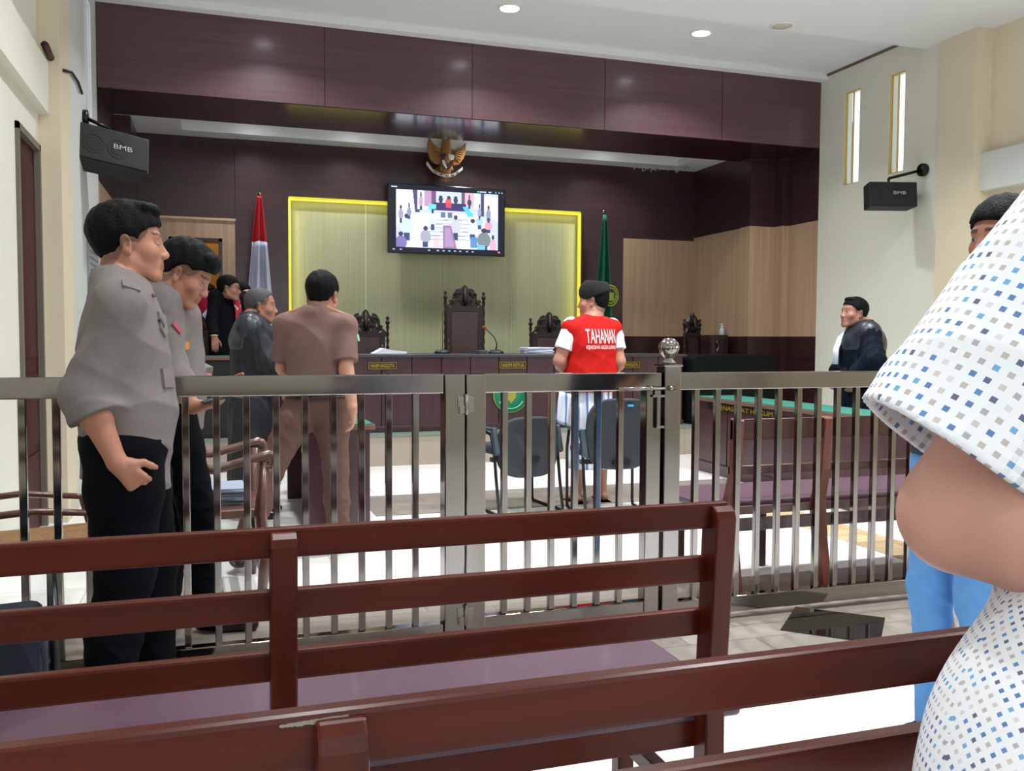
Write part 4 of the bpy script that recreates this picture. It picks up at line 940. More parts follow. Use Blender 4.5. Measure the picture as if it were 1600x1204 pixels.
    for q, sg in (('R', 1), ('L', -1)):
        a = A.get(q, {}); S0 = sh[q]
        el_ = np.asarray(a['elbow'], float) if 'elbow' in a else W(sg*(.235+fat*.4), -.03, 1.10)
        wr = np.asarray(a['wrist'], float) if 'wrist' in a else W(sg*(.25+fat*.4), .03, .85)
        af = a.get('thick', 1)*s
        # keep human lengths: pull the points onto the arm's own reach
        el_ = S0+nrm(el_-S0)*(.27*s*a.get('ul', 1)); wr = el_+nrm(wr-el_)*(.235*s*a.get('fl', 1)); arms[q] = (S0, el_, wr, af)
        B.chain([S0, S0+(el_-S0)*.35, el_], [.048*af, .046*af, .038*af], .03)
        B.chain([el_, el_+(wr-el_)*.3, wr], [.038*af, .041*af, .026*af], .025)
        # hand
        d = nrm(a['hand']) if 'hand' in a else nrm(wr-el_+V3(0, 0, -.1)); pn = nrm(a.get('palm', -sg*rt)); sd = nrm(np.cross(d, pn)); th = nrm(a.get('thumb', fw)); sd = sd if sd @ th > 0 else -sd
        pn = nrm(np.cross(d, sd)); pn = pn if pn @ nrm(a.get('palm', -sg*rt)) > 0 else -pn
        curl = a.get('curl', .35); hk = .95*s
        offs = (.030, .010, -.010, -.028); ln = (.070, .078, .072, .056)
        B.cone(wr, wr+d*.03*hk, .024*s, .022*s, .02)
        for o_, l_ in zip(offs, ln):
            kn = wr+(d*.088+sd*o_*.95)*hk; B.cone(wr+(d*.025+sd*o_*.5)*hk, kn, .0155*s, .0115*s, .012)
            p0 = kn; dd = d
            for j, fr in enumerate((.42, .32, .26)):
                ca = curl*(1.0, 1.35, .9)[j]; dd = nrm(dd*math.cos(ca)+pn*math.sin(ca)) if j == 0 else nrm(dd*math.cos(ca)+np.cross(np.cross(dd, pn), dd)*math.sin(ca)) if False else nrm(rotax(np.cross(d, pn), ca) @ dd)
                p1 = p0+dd*l_*fr*hk; B.cone(p0, p1, (.0098-.0010*j)*s, (.0088-.0010*j)*s, .004); p0 = p1
        tb = wr+(d*.028+sd*.026)*hk; td = nrm(d*.62+sd*.65+pn*.30); t1 = tb+td*.042*hk; td2 = nrm(d*.85+sd*.25+pn*.38); t2 = t1+td2*.028*hk; t3 = t2+nrm(td2+pn*curl*.4)*.022*hk
        B.chain([tb-sd*.008, tb, t1], [.014*s, .0145*s, .0115*s], .012); B.chain([t1, t2, t3], [.0115*s, .0105*s, .0085*s], .005)
    # legs
    L = {}
    for q, sg in (('R', 1), ('L', -1)):
        a = P.get('legs', {}).get(q, {}); hip = W(sg*.085, 0, .90)
        an = base+Rb @ (V3(*a.get('foot', (sg*.11, 0)), .085)*s); an[2] = base[2]+a.get('lift', 0)+.085*s
        kn = (hip+an)/2+Rb @ (V3(*a.get('knee', (0, .03)), .03)*s); tw = a.get('turn', -sg*.15); fd = Rb @ rotz(tw) @ V3(0, 1, 0)
        L[q] = (hip, kn, an, fd)
        B.chain([hip, hip+(kn-hip)*.35, kn], [.082*s, .072*s, .050*s], .04); B.chain([kn, kn+(an-kn)*.3-fd*.015*s, an], [.048*s, .052*s, .032*s], .03)
        B.cone(an-fd*.03*s-V3(0, 0, .045)*s, an+fd*.12*s-V3(0, 0, .06)*s, .034*s, .022*s, .02, (V3(0, 0, 1), .9))
        if P.get('bare'):
            for i in range(5):
                o_ = (i-2)*.017*s; rr = Rb @ rotz(tw) @ V3(1, 0, 0); B.cone(an+fd*.12*s+rr*o_-V3(0, 0, .068)*s, an+fd*(.165-.006*abs(i-1.5))*s+rr*o_*1.15-V3(0, 0, .072)*s, .011*s, .009*s, .004)
    tone = lin(P.get('skin', (.62, .43, .34)))
    hairl = P.get('hairline', 0)
    def colour(Pt):
        q = (Pt-hc) @ Rh/hs; c = np.tile(np.array(tone), (len(Pt), 1)); hd = (np.abs(q) < (.11, .13, .135)).all(1)
        n_ = .5+.5*np.sin(Pt @ V3(31, 17, 23))*np.sin(Pt @ V3(13, 29, 19)); c *= (.96+.08*n_)[:, None]
        def mix(m, col, a=1.0): c[m] = c[m]*(1-a)+np.array(col)*a
        x, y, z = q.T
        mix(hd & (y > .055) & (np.abs(z+.068) < .012) & (np.abs(x) < .024), lin((.50, .27, .25)), .6)
        if P.get('brow', 1): mix(hd & (y > .052) & (np.abs(z-.0215-.10*np.abs(x)+1.2*(np.abs(x)-.03)**2*0) < .0050) & (np.abs(np.abs(x)-.031) < .019), lin((.09, .07, .07)), .85)
        ex = np.abs(np.abs(x)-.031); ed = np.sqrt((ex/.013)**2+((z+.001)/.0042)**2)
        mix(hd & (y > .07) & (ed < 1.25) & (ed >= 1), lin((.12, .08, .07)), .8); mix(hd & (y > .07) & (ed < 1), lin((.62, .58, .56))); mix(hd & (y > .072) & (np.hypot(ex, z+.001) < .0052), lin((.06, .04, .03)))
        hl = np.interp(y, [-.1, -.05, -.03, -.008, .012, .03, .055, .085], [-.072, -.065, -.035, .012, .014, .010, .042, .060])
        mix(hd & (z > hl-.012+hairl) & (z < hl+.03) & (y < .055), lin((.13, .11, .11)), P.get('stubble', .6))
        if P.get('beard'): mix(hd & (y > .045) & (z < -.05) & (((np.abs(z+.0555) < .005) & (np.abs(x) < .024)) | ((z < -.082) & (np.abs(x) < .022))), lin((.10, .09, .09)), .7)
        mix(hd & (np.abs(x) > .083) & (np.abs(z+.005) < .012) & (np.abs(y+.003) < .007), lin((.35, .18, .15)), .6)
        # nails and knuckle tone
        return c
    body = surf('body', B, SKIN, t, colour)
    # hair
    if P.get('hair', 1):
        th = P.get('hair_t', .014); K = Field(min(vox, .005) if vox < .006 else vox*.8)
        el(K, (0, -.014, .040), (.077+th*.45, .098+th*.8, .080+th)); el(K, (0, -.03, -.01), (.066+th*.3, .075+th*.6, .07), .03)
        for c0, r0 in P.get('tuft', []): el(K, c0, r0, .012)
        def hclip(G, X, Y, Z):
            q = [(X-hc[0])*Rh[0, j]+(Y-hc[1])*Rh[1, j]+(Z-hc[2])*Rh[2, j] for j in range(3)]; y, z = q[1]/hs, q[2]/hs
            hl = np.interp(y, [-.12, -.06, -.045, -.035, -.006, .012, .026, .034, .06, .09], np.array(P.get('hl', [-.074, -.070, -.062, -.02, .018, .016, .008, .026, .046, .056]))+hairl)
            rip = .0005*np.sin(260*y+60*q[0]/hs)+.0005*np.sin(330*q[0]/hs+90*z)+P.get('wavy', 0)*np.sin(120*y+40*z)*np.sin(110*q[0]/hs+2)
            thin = th*.75*np.clip((.035-z)/.06, 0, 1)*np.clip((.05-y)/.04, 0, 1)
            return np.maximum(G+(rip+thin)*hs, (hl-z)*hs*.8)
        K.clip(hclip); surf('hair', K, P.get('hairm', HAIRM), t)
    # top garment
    T = P.get('top')
    if T:
        o_ = T.get('off', .016); G = Field(vox); bl = fat
        if T.get('collar', 1):
            k = 14; cz = T.get('cz', 0)
            ring = [nb+Rb @ (V3(.064*math.cos(a), .062*math.sin(a), .035+cz-.030*max(0, math.sin(a))))*1.0*s+np.array([0, 0, 0]) for a in [i*2*math.pi/k for i in range(k+1)]]
            for i in range(k):
                if T.get('vneck') and 3 <= i <= 4: continue
                G.cone(ring[i], ring[i+1], .011, .011, .01); G.cone(ring[i]-V3(0, 0, .018), ring[i+1]-V3(0, 0, .018), .016, .016, .01)
        sw = T.get('shw', 1); sq = {q: nb*(1-sw)+sh[q]*sw-V3(0, 0, (1-sw)*.02) for q in 'LR'}
        for q in 'LR': G.cone(nb-V3(0, 0, .015), sq[q]+V3(0, 0, -.004), .045*s+o_*.4, .046*s+o_*.8, .05)
        G.cone(sq['L'], sq['R'], .046*s+o_*.8, .046*s+o_*.8, .05)
        G.ell(W(0, 0, 1.24), V3(.165+bl*.5, .115+bl*.5, .21)*s+o_, Rb, .05); G.ell(W(0, .012+bl*.5, 1.04), V3(.150+bl, .115+bl, .19)*s+o_, Rb, .06)
        G.cone(W(0, 0, 1.0), W(0, .0, T.get('hem', .86)), (.155+bl*.8)*s+o_, (.16+bl*.6+T.get('flare', 0))*s+o_, .05, (fw, .74))
        lens = T.get('sleeve', {'R': 1.9, 'L': 1.9})
        for q in 'LR':
            S0, E0, W0, af = arms[q]; ln_ = lens[q]; sr = T.get('sr', .014)
            if ln_ <= 0: continue
            SF = Field(vox)
            if ln_ <= 1: SF.chain([S0, S0+(E0-S0)*(ln_+.15)], [.050*s+o_*.8, (.050+.004)*af+sr], .035); d_ = nrm(E0-S0); p_ = S0+(E0-S0)*ln_
            else:
                SF.chain([S0, E0], [.050*s+o_*.8, .044*af+sr], .035); e_ = E0+(W0-E0)*(ln_-1+.08); SF.cone(E0, e_, .044*af+sr, (.036*af+sr+T.get('cuffw', 0)), .03); d_ = nrm(W0-E0); p_ = E0+(W0-E0)*(ln_-1)
                if T.get('cuff'): SF.cone(p_-d_*.06, e_, .043*af+sr+.004, .043*af+sr+.006, .004)
            bs = V3(*(nrm(E0-S0)))
            def cl(Gf, X, Y, Z, d_=d_, p_=p_, S0=S0, E0=E0, up=ln_ <= 1):
                u = (X-p_[0])*d_[0]+(Y-p_[1])*d_[1]+(Z-p_[2])*d_[2]
                if up: return np.maximum(Gf, u)
                near = ((X-p_[0])**2+(Y-p_[1])**2+(Z-p_[2])**2) < .13**2
                return np.where(near, np.maximum(Gf, u), Gf)
            SF.clip(cl); G.subs.append((SF, .035 if ln_ > 1 else .02))
        hem_ = T.get('hem', .86)
        G.clip(folds(T.get('fold', .006), T.get('seed', 1)))
        G.clip(hemcut(W(0, 0, hem_), T.get('hemn', V3(0, 0, -1)), [arms[q] for q in 'LR'] if T.get('armsafe', 1) else []))
        for fn in T.get('clips', []): G.clip(fn(W))
        surf(T.get('name', 'shirt'), G, T['mat'], t, extra=T.get('weave'))
    Bt = P.get('bottom')
    if Bt:
        o_ = Bt.get('off', .014); G = Field(vox); G.ell(W(0, 0, .94), V3(.158+fat*.7, .118+fat*.7, .14)*s+o_*.6, Rb, .05)
        for q in 'LR':
            hip, kn, an, fd = L[q]; lw = Bt.get('w', 1); e_ = an+V3(0, 0, Bt.get('up', -.035)*s)
            G.chain([hip+V3(0, 0, .0), hip+(kn-hip)*.3, kn], [(.088*lw)*s+o_, (.082*lw)*s+o_, (.058*lw)*s+o_], .035); G.chain([kn, kn+(e_-kn)*.4-fd*.012, e_], [(.058*lw)*s+o_, (.056*lw)*s+o_, Bt.get('ank', .046)*s+o_], .03)
        G.clip(folds(Bt.get('fold', .005), 5, dirs=((.2, .3, 1), (1, .2, .8), (.4, -.7, 1)), f=(22, 35, 50)))
        G.clip(cut(W(0, 0, 1.0), (0, 0, 1))); zb = base[2]+Bt.get('zb', .03); G.clip(cut((0, 0, zb), (0, 0, -1)))
        surf(Bt.get('name', 'trousers'), G, Bt['mat'], t)
        if Bt.get('belt'):
            G = Field(vox); k = 24
            for i in range(k):
                a, b_ = i*2*math.pi/k, (i+1)*2*math.pi/k; r1, r2 = (.166+fat*.7)*s+o_, (.126+fat*.7)*s+o_
                G.cone(W(r1/s*math.cos(a), r2/s*math.sin(a), .97), W(r1/s*math.cos(b_), r2/s*math.sin(b_), .97), .014, .014, .006)
            surf('belt', G, mat('black_belt', '0d0d10', .35), t)
    if P.get('shoes'):
        for q in 'LR':
            hip, kn, an, fd = L[q]; G = Field(min(vox, .007)); G.cone(an-fd*.035*s-V3(0, 0, .035)*s, an+fd*.06*s-V3(0, 0, .042)*s, .042*s, .040*s, .02); G.cone(an+fd*.06*s-V3(0, 0, .045)*s, an+fd*.165*s-V3(0, 0, .056)*s, .040*s, .029*s, .02); G.cone(an-V3(0, 0, .02)*s, an+V3(0, 0, .03)*s, .045*s, .046*s, .02)
            G.clip(cut(V3(0, 0, base[2]+P.get('legs', {}).get(q, {}).get('lift', 0)+.002), (0, 0, -1))); surf('shoe', G, P['shoes'], t)
    if P.get('robe'): # long gown: bell from the shoulders to the shins
        R_ = P['robe']; G = Field(vox); o_ = .03; bl = fat
        for q in 'LR': G.cone(nb-V3(0, 0, .02), sh[q], .05*s+.01, .055*s+o_, .05)
        G.cone(sh['L'], sh['R'], .05*s+o_, .05*s+o_, .05); G.ell(W(0, 0, 1.2), V3(.175+bl, .125+bl, .22)*s+o_, Rb, .05)
        G.chain([W(0, 0, 1.05), W(0, 0, .8), W(0, 0, R_.get('zb', .2))], [(.165+bl)*s+o_, .19*s+o_, .22*s+o_], .05, (fw, .75))
        for q in 'LR':
            S0, E0, W0, af = arms[q]; G.chain([S0, E0, E0+(W0-E0)*.86], [.055*s+o_, .062*s+o_, .070*s+o_], .04); e_ = E0+(W0-E0)*.7; G.cone(e_, e_-V3(0, 0, .10), .06*s, .05*s, .04)
        G.clip(folds(R_.get('fold', .012), R_.get('seed', 3), dirs=((1, .5, .12), (.6, -1, .1), (.2, 1, .3)), f=(55, 70, 40)))
        G.clip(cut(W(0, 0, R_.get('zb', .2)+.02), (0, 0, -1)))
        for q in 'LR':
            S0, E0, W0, af = arms[q]; d_ = nrm(W0-E0); p_ = E0+(W0-E0)*.84
            def cl2(Gf, X, Y, Z, d_=d_, p_=p_):
                u = (X-p_[0])*d_[0]+(Y-p_[1])*d_[1]+(Z-p_[2])*d_[2]; rad = np.sqrt((X-p_[0])**2+(Y-p_[1])**2+(Z-p_[2])**2)
                return np.where(rad < .13, np.maximum(Gf, u), Gf)
            G.clip(cl2)
        def neck(Gf, X, Y, Z):
            d = np.sqrt((X-nb[0])**2+(Y-nb[1])**2+((Z-nb[2]-.06)*.8)**2)-.062*s; return np.maximum(Gf, -d)
        G.clip(neck); surf('robe', G, R_['mat'], t)
        if R_.get('yoke'):
            G = Field(vox)
            for q in 'LR': G.cone(nb-V3(0, 0, .015), sh[q]+V3(0, 0, 0), .055*s+.012, .062*s+o_, .05)
            G.cone(sh['L'], sh['R'], .05*s+o_+.008, .05*s+o_+.008, .05); G.ell(W(0, 0, 1.28), V3(.185+bl, .135+bl, .15)*s+o_, Rb, .05)
            G.clip(folds(.006, 8)); G.clip(cut(W(0, 0, R_.get('yz', 1.22)), (0, 0, -1))); G.clip(neck); surf('satin_yoke', G, R_['yoke'], t)
        if R_.get('jabot'):
            k = R_['jabot']; b = MB(); n = 9; vs = []; fs = []
            up = [(0, .088+bl, 1.43, .028), (0, .165+bl*1.4, 1.34, .038), (0, .20+bl*1.5, 1.24, .045), (0, .205+bl*1.6, k, .058)]
            for (x, y, z, w) in up:
                for i in range(n): u = i/(n-1)*2-1; vs.append(W(u*w/1.0, y+.006*math.cos(u*9)-.025*u*u, z))
            for j in range(len(up)-1):
                for i in range(n-1): fs.append((j*n+i, j*n+i+1, (j+1)*n+i+1, (j+1)*n+i))
            b.add(vs, fs, True); o = b.build('white_jabot', mat('white_jabot_cloth', 'e2e4f0', .8), t); sd_ = o.modifiers.new('thick', 'SOLIDIFY'); sd_.thickness = .012
    if P.get('glasses'):
        b = MB()
        for q in (-1, 1):
            b.tube([Hd(q*.032+.021*math.cos(a), .098, -.001+.015*math.sin(a)) for a in [k*.52 for k in range(13)]], .0016, 5); b.tube([Hd(q*.053, .096, .003), Hd(q*.078, .0, .006)], .0018, 5)
        b.tube([Hd(-.011, .1, .002), Hd(.011, .1, .002)], .0016, 5); b.build('glasses', mat('thin_dark_frame', '1a1512', .3, .5), t)
    t['_h'] = [float(v) for v in hc]
    return dict(t=t, W=W, Hd=Hd, sh=sh, arms=arms, Rb=Rb, Rh=Rh, fw=fw, rt=rt, hc=hc, s=s, hs=hs, nb=nb, legs=L)
def ground(px, zc, z0=0):
    p = PD(px, 700, zc); return V3(p[0], p[1], z0)
NAVY = cloth('dark_navy_trouser_cloth', '05070c', .9); POL = cloth('police_grey_brown_shirt', '77706e', .8, .05); POLD = mat('shirt_seam_grey', '5d5756', .85)
BLKSHOE = mat('black_shoe_leather', '08090b', .25)
def patch(nm, q, m, pts, n, th, par):
    """small raised piece laid on cloth; pts are world points of its outline, n its outward normal"""
    b = MB(); n = nrm(n); k = len(pts); vs = [p+n*0 for p in pts]+[p+n*th for p in pts]
    b.add(vs, [tuple(range(k))[::-1], tuple(range(k, 2*k))]+[(i, (i+1) % k, k+(i+1) % k, k+i) for i in range(k)]); return b.build(nm, m, par, bevel=min(.002, th*.3))
# --- 1: first policeman, in front of the railing, in profile
A0 = ground(196, 2.82)
fA = math.radians(-88)
P1 = person('nearest policeman, grey-brown uniform shirt with rolled sleeves, hand at his hip', A0, 1.64, fA, dict(
    vox=.0042, fat=.012, headc=PD(203, 381, 2.82), head=(math.radians(0), .03, 0), hs=1.0, skin=(.66, .45, .36), lean=V3(0, .0, 0),
    arms={'R': dict(elbow=PD(122, 655, 2.62), wrist=PD(193, 744, 2.62), ul=1.12, fl=.94, hand=PD(236, 784, 2.66)-PD(196, 745, 2.62), palm=V3(.2, .9, -.2), thumb=PD(250, 740, 2.62)-PD(220, 772, 2.62), curl=.75, thick=1.08),
          'L': dict(elbow=A0+V3(-.15, .22, 1.04), wrist=A0+V3(.04, .2, .88), hand=(1, -.2, -.5), palm=V3(0, -1, 0), thumb=V3(0, 0, 1), curl=.5)},
    hair_t=.020, tuft=[((0, .045, .108), (.062, .042, .022)), ((0, .075, .100), (.045, .020, .016)), ((0, -.06, .06), (.07, .06, .06))], wavy=.0015,
    top=dict(mat=POL, off=.016, hem=.80, hemn=V3(-.18, 0, -1), cuff=True, sr=.024, sleeve={'R': 1.30, 'L': 1.3}, fold=.007, seed=4),
    bottom=dict(mat=NAVY, w=1.12, off=.02), shoes=BLKSHOE,
    legs={'R': dict(foot=(.12, -.06)), 'L': dict(foot=(-.12, .08))}))
# --- 2: second policeman, beyond the railing, looking down at his phone
B0 = ground(268, 3.78)
P2 = person('second policeman beyond the railing, head bowed over the phone in his hand', B0, 1.70, math.radians(-95), dict(
    vox=.006, headc=PD(290, 428, 3.62), head=(math.radians(-8), -.50, 0), hs=1.02, skin=(.64, .44, .36),
    arms={'R': dict(elbow=PD(276, 640, 3.55), wrist=PD(318, 668, 3.38), hand=(.8, -.25, .12), palm=V3(.1, .2, 1), thumb=V3(.1, .5, .6), curl=.55),
          'L': dict(elbow=B0+V3(.02, .2, 1.08), wrist=B0+V3(.24, .1, .98), hand=(1, -.4, 0), palm=V3(0, -1, .3), thumb=V3(0, 0, 1), curl=.7)},
    hair_t=.024, hl=[-.04, -.03, -.02, .0, .035, .04, .035, .03, .046, .05], tuft=[((0, .06, .095), (.06, .036, .03)), ((0, .085, .08), (.05, .02, .022))], wavy=.002, stubble=.5,
    top=dict(mat=POL, off=.016, hem=.84, sleeve={'R': 1.55, 'L': 1.6}, cuff=True, sr=.018, fold=.006, seed=9), bottom=dict(mat=NAVY, w=1.05), shoes=BLKSHOE,
    legs={'R': dict(foot=(.10, .16)), 'L': dict(foot=(-.12, -.05))}))
wr = P2['arms']['R'][2]; hp = wr+V3(.10, -.04, .035)
t = thing('smartphone', 'dark phone in the hand of the second policeman', 'phone', hp-V3(0, 0, .01))
Rp = Matrix.Rotation(.2, 3, 'Z') @ Matrix.Rotation(-.25, 3, 'Y')
MB().box(-.07, -.035, -.004, .07, .035, .004, Rp, tuple(hp)).build('phone_body', BLACKP, t, bevel=.003); MB().box(-.064, -.031, .004, .064, .031, .005, Rp, tuple(hp)).build('phone_screen', mat('phone_glass', '2a3138', .1), t)
# badges, flap pockets, epaulettes on both uniform shirts
BADGE = mat('orange_gold_badge', 'c58a4a', .35, .2); NAMET = mat('dark_name_tape', '3a3840', .7)
# --- 3: man in black gown, left
C0 = ground(396, 6.2)
GOWN = mat('black_gown_cloth', '0d1119', .7, var=.1, scale=12); SATIN = mat('black_satin', '1b232c', .4)
P3 = person('man in a black gown with cropped grey hair at the left table, facing right', C0, 1.60, math.radians(-98), dict(
    vox=.0085, headc=PD(408, 478, 6.2), head=(0, -.02, 0), hs=1.0, skin=(.60, .41, .33), hair_t=.006, stubble=.7, hairline=.006, hairm=mat('greying_cropped_hair', '3c3a3b', .7),
    hl=[-.06, -.056, -.052, -.02, .018, .016, .02, .04, .066, .08],
    top=dict(mat=GOWN, off=.012, sleeve={'R': 1.8, 'L': 1.8}, hem=.9), bottom=dict(mat=NAVY), shoes=BLKSHOE, robe=dict(mat=GOWN, yoke=SATIN, jabot=1.06, zb=.2),
    arms={'R': dict(elbow=C0+V3(.10, -.18, 1.05), wrist=C0+V3(.34, -.12, .98)), 'L': dict(elbow=C0+V3(.1, .2, 1.05), wrist=C0+V3(.3, .1, .95))}))
# --- 4 and 5: men on the platform behind the far left table
D0 = ground(352, 8.95, .31)
RBAT = mat('red_batik', 'a3203a', .7)
def pattern_mat(name, c1, c2, scale, thr=.5):
    m, N, L_, B_ = base_mat(name); v = N.new('ShaderNodeTexVoronoi'); v.inputs['Scale'].default_value = scale; v.feature = 'SMOOTH_F1'
    L_.new(coords(m.node_tree), v.inputs[0]); n = N.new('ShaderNodeTexNoise'); n.inputs['Scale'].default_value = scale*.8; L_.new(coords(m.node_tree), n.inputs[0])
    a = N.new('ShaderNodeMath'); a.operation = 'ADD'; L_.new(v.outputs[0], a.inputs[0]); L_.new(n.outputs[0], a.inputs[1])
    L_.new(ramp(m.node_tree, a.outputs[0], [(thr, hexc(c1)), (thr+.12, hexc(c2))]), B_.inputs['Base Color']); B_.inputs['Roughness'].default_value = .8; return m
RBAT = pattern_mat('red_and_pink_batik', 'e0a0a8', 'a81f38', 26, .62)
P4 = person('man with glasses, black jacket over red batik shirt, hand on the far left table', D0, 1.62, math.radians(-125), dict(
    vox=.009, headc=PD(358, 450, 8.75), head=(.35, -.03, 0), hs=1.02, skin=(.60, .42, .35), hair_t=.009, glasses=1, lean=V3(0, .03, 0),
    arms={'R': dict(elbow=PD(330, 510, 8.6), wrist=PD(338, 548, 8.35), hand=(.05, -.25, -.9), palm=V3(0, .2, -1), thumb=V3(1, 0, 0), curl=.2), 'L': dict()},
    top=dict(mat=cloth('black_jacket_cloth', '090a0f', .8), name='jacket', off=.022, sleeve={'R': 1.95, 'L': 1.9}, hem=.80), bottom=dict(mat=NAVY)))
W4 = P4['W']; b = MB(); vs = []; fs = []; pr = [(1.42, .05, .088), (1.36, .06, .138), (1.25, .055, .166), (1.12, .045, .172), (.98, .035, .168)]
for z, w, y in pr:
    for i in range(7): u = i/6*2-1; vs.append(W4(u*w, y+.012-.02*u*u, z))
for j in range(4):
    for i in range(6): fs.append((j*7+i, j*7+i+1, (j+1)*7+i+1, (j+1)*7+i))
b.add(vs, fs, True); o = b.build('batik_shirt_front', RBAT, P4['t']); sm = o.modifiers.new('thick', 'SOLIDIFY'); sm.thickness = .02
wv = P4['arms']['R'][2]; MB().tube([wv+V3(.03*math.cos(a), .03*math.sin(a), .015) for a in [k*.5 for k in range(13)]], .007, 6, closed=False).build('wristwatch', mat('pale_gold_watch', 'cfc3a0', .3, .6), P4['t'])
E0 = ground(390, 9.5, .31)
person('man mostly hidden behind the man with glasses, dark jacket, face turned right', E0, 1.60, math.radians(-110), dict(
    vox=.010, headc=PD(379, 459, 9.45), head=(-.2, 0, 0), skin=(.58, .40, .34), top=dict(mat=cloth('black_jacket_cloth', '090a0f', .8), name='jacket', off=.02), bottom=dict(mat=NAVY)))
F0 = ground(323, 10.1, .31)
REDS = cloth('deep_red_shirt', '96182c', .8)
PF = person('person in a deep red shirt with a pale sash, standing in the doorway', F0, 1.60, math.radians(170), dict(
    vox=.011, headc=PD(326, 460, 10.1), head=(.2, -.1, 0), skin=(.45, .30, .26), top=dict(mat=REDS, off=.02), bottom=dict(mat=NAVY)))
W6 = PF['W']; b = MB(); b.tube([W6(-.14, .10, 1.40), W6(-.08, .17, 1.3), W6(.06, .18, 1.12), W6(.14, .16, .98)], [.022, .03, .03, .03], 8); b.build('pale_sash', mat('pale_sash_cloth', 'aeb4cc', .8), PF['t'])
# --- 8: person in olive batik, hidden behind the prosecutor
I0 = ground(490, 7.3)
person('person in dark olive and yellow batik, almost hidden behind the man in brown', I0, 1.62, math.radians(180), dict(
    vox=.010, headc=PD(500, 462, 7.3), top=dict(mat=pattern_mat('olive_yellow_batik', '8a8424', '3a3416', 30, .66), off=.022), bottom=dict(mat=NAVY), shoes=BLKSHOE))
# --- 7: prosecutor in brown, back to us, walking
H0 = ground(494, 5.05)
BRN = cloth('brown_uniform_cloth', '745a55', .8, .05); BRN2 = cloth('brown_uniform_trousers', '624a43', .8, .05)
P7 = person('man in a brown uniform with short sleeves seen from behind, walking between the tables', H0, 1.60, math.radians(-16), dict(
    vox=.0065, fat=-.012, headc=PD(504, 462, 5.05), head=(math.radians(-14), -.22, .0), hs=1.05, skin=(.72, .52, .44), hair_t=.016, stubble=.5, wavy=.002,
    tuft=[((0, -.02, .085), (.075, .08, .03))],
    arms={'R': dict(elbow=PD(541, 582, 4.95), wrist=PD(552, 642, 4.90), hand=(.05, .12, -1), palm=V3(-1, .3, 0), thumb=V3(.1, 1, 0), curl=.35, thick=1.05),
          'L': dict(elbow=H0+V3(-.17, .14, 1.05), wrist=H0+V3(-.10, .36, .98))},
    top=dict(mat=BRN, off=.024, hem=.955, sleeve={'R': .82, 'L': .82}, sr=.018, fold=.009, seed=12), bottom=dict(mat=BRN2, w=1.0, belt=True, off=.018), shoes=BLKSHOE,
    legs={'R': dict(foot=(.12, .10)), 'L': dict(foot=(-.36, -.36), knee=(-.02, .06), lift=.03)}))
sR = P7['sh']['R']; sL = P7['sh']['L']; nb7 = P7['nb']
for sd_, S_ in (('R', sR), ('L', sL)):
    d = nrm(S_-nb7); c1 = nb7+d*.07+V3(0, 0, .062); c2 = S_+V3(0, 0, .062)+d*.015; f = P7['fw']*.024
    patch('shoulder_board', None, mat('peach_gold_shoulder_board', 'c79a70', .5), [c1-f, c2-f, c2+f, c1+f], (0, 0, 1), .012, P7['t'])
d = nrm(sR-nb7); c = sR+d*.072+V3(0, 0, -.035); f = P7['fw']
patch('green_sleeve_patch', None, mat('mint_green_patch', '7fc79a', .6), [c-f*.035+V3(0, 0, .018), c+f*.035+V3(0, 0, .018), c+f*.035-V3(0, 0, .018)+d*.008, c-f*.035-V3(0, 0, .018)+d*.008], d, .006, P7['t'])
# --- 9: man in red vest
J0 = ground(923, 6.82); RED = cloth('red_detainee_vest', 'b51c19', .75, .04)
fJ = math.radians(3)
STRIPE = None
def stripes(name):
    m, N, L_, B_ = base_mat(name); w = N.new('ShaderNodeTexWave'); w.inputs['Scale'].default_value = 5.2; w.inputs['Distortion'].default_value = 1.2; w.wave_profile = 'SAW'
    L_.new(coords(m.node_tree, (1, .6, .02)), w.inputs[0])
    L_.new(ramp(m.node_tree, w.outputs[0], [(.0, hexc('d8dde8')), (.45, hexc('c9d2e4')), (.5, hexc('5f7fc0')), (.68, hexc('4a66a8')), (.72, hexc('8a7a80')), (.8, hexc('d8dde8'))]), B_.inputs['Base Color']); B_.inputs['Roughness'].default_value = .85; return m
P9 = person('barefoot man in a red vest, white T-shirt and black cap, his back to us', J0, 1.62, fJ, dict(
    vox=.007, fat=.036, headc=PD(927, 470, 6.80), head=(math.radians(52), -.02, 0), hs=1.08, cheek=.004, skin=(.66, .46, .38), hair_t=.002, stubble=.6, beard=1, bare=1,
    arms={'L': dict(elbow=PD(877, 556, 6.70), wrist=PD(888, 588, 6.95), thick=1.25, hand=(.5, .8, -.2), palm=V3(0, 0, -1), thumb=V3(.5, -.5, .5)), 'R': dict(elbow=PD(967, 560, 6.8), wrist=PD(955, 590, 7.1), thick=1.2, hand=(-.5, .8, -.2))},
    top=dict(mat=RED, name='vest', off=.028, hem=.88, sleeve={'R': 0, 'L': 0}, fold=.005, seed=21, collar=0, shw=.95), bottom=dict(mat=NAVY, off=0.0, up=.15, w=.8, zb=.35)))
for q in 'LR':
    S0, E_, W_, af = P9['arms'][q]; d = nrm(E_-S0); G = Field(.007); G.chain([S0-d*.02, S0+(E_-S0)*.78], [.066, .071], .03); G.clip(folds(.005, 2)); G.clip(cut(S0+d*.165, d))
    surf('white_tshirt_sleeve', G, cloth('white_tshirt', 'dfe1ea', .8, .02), P9['t'])
G = Field(.007); Hd = P9['Hd']  # black cap
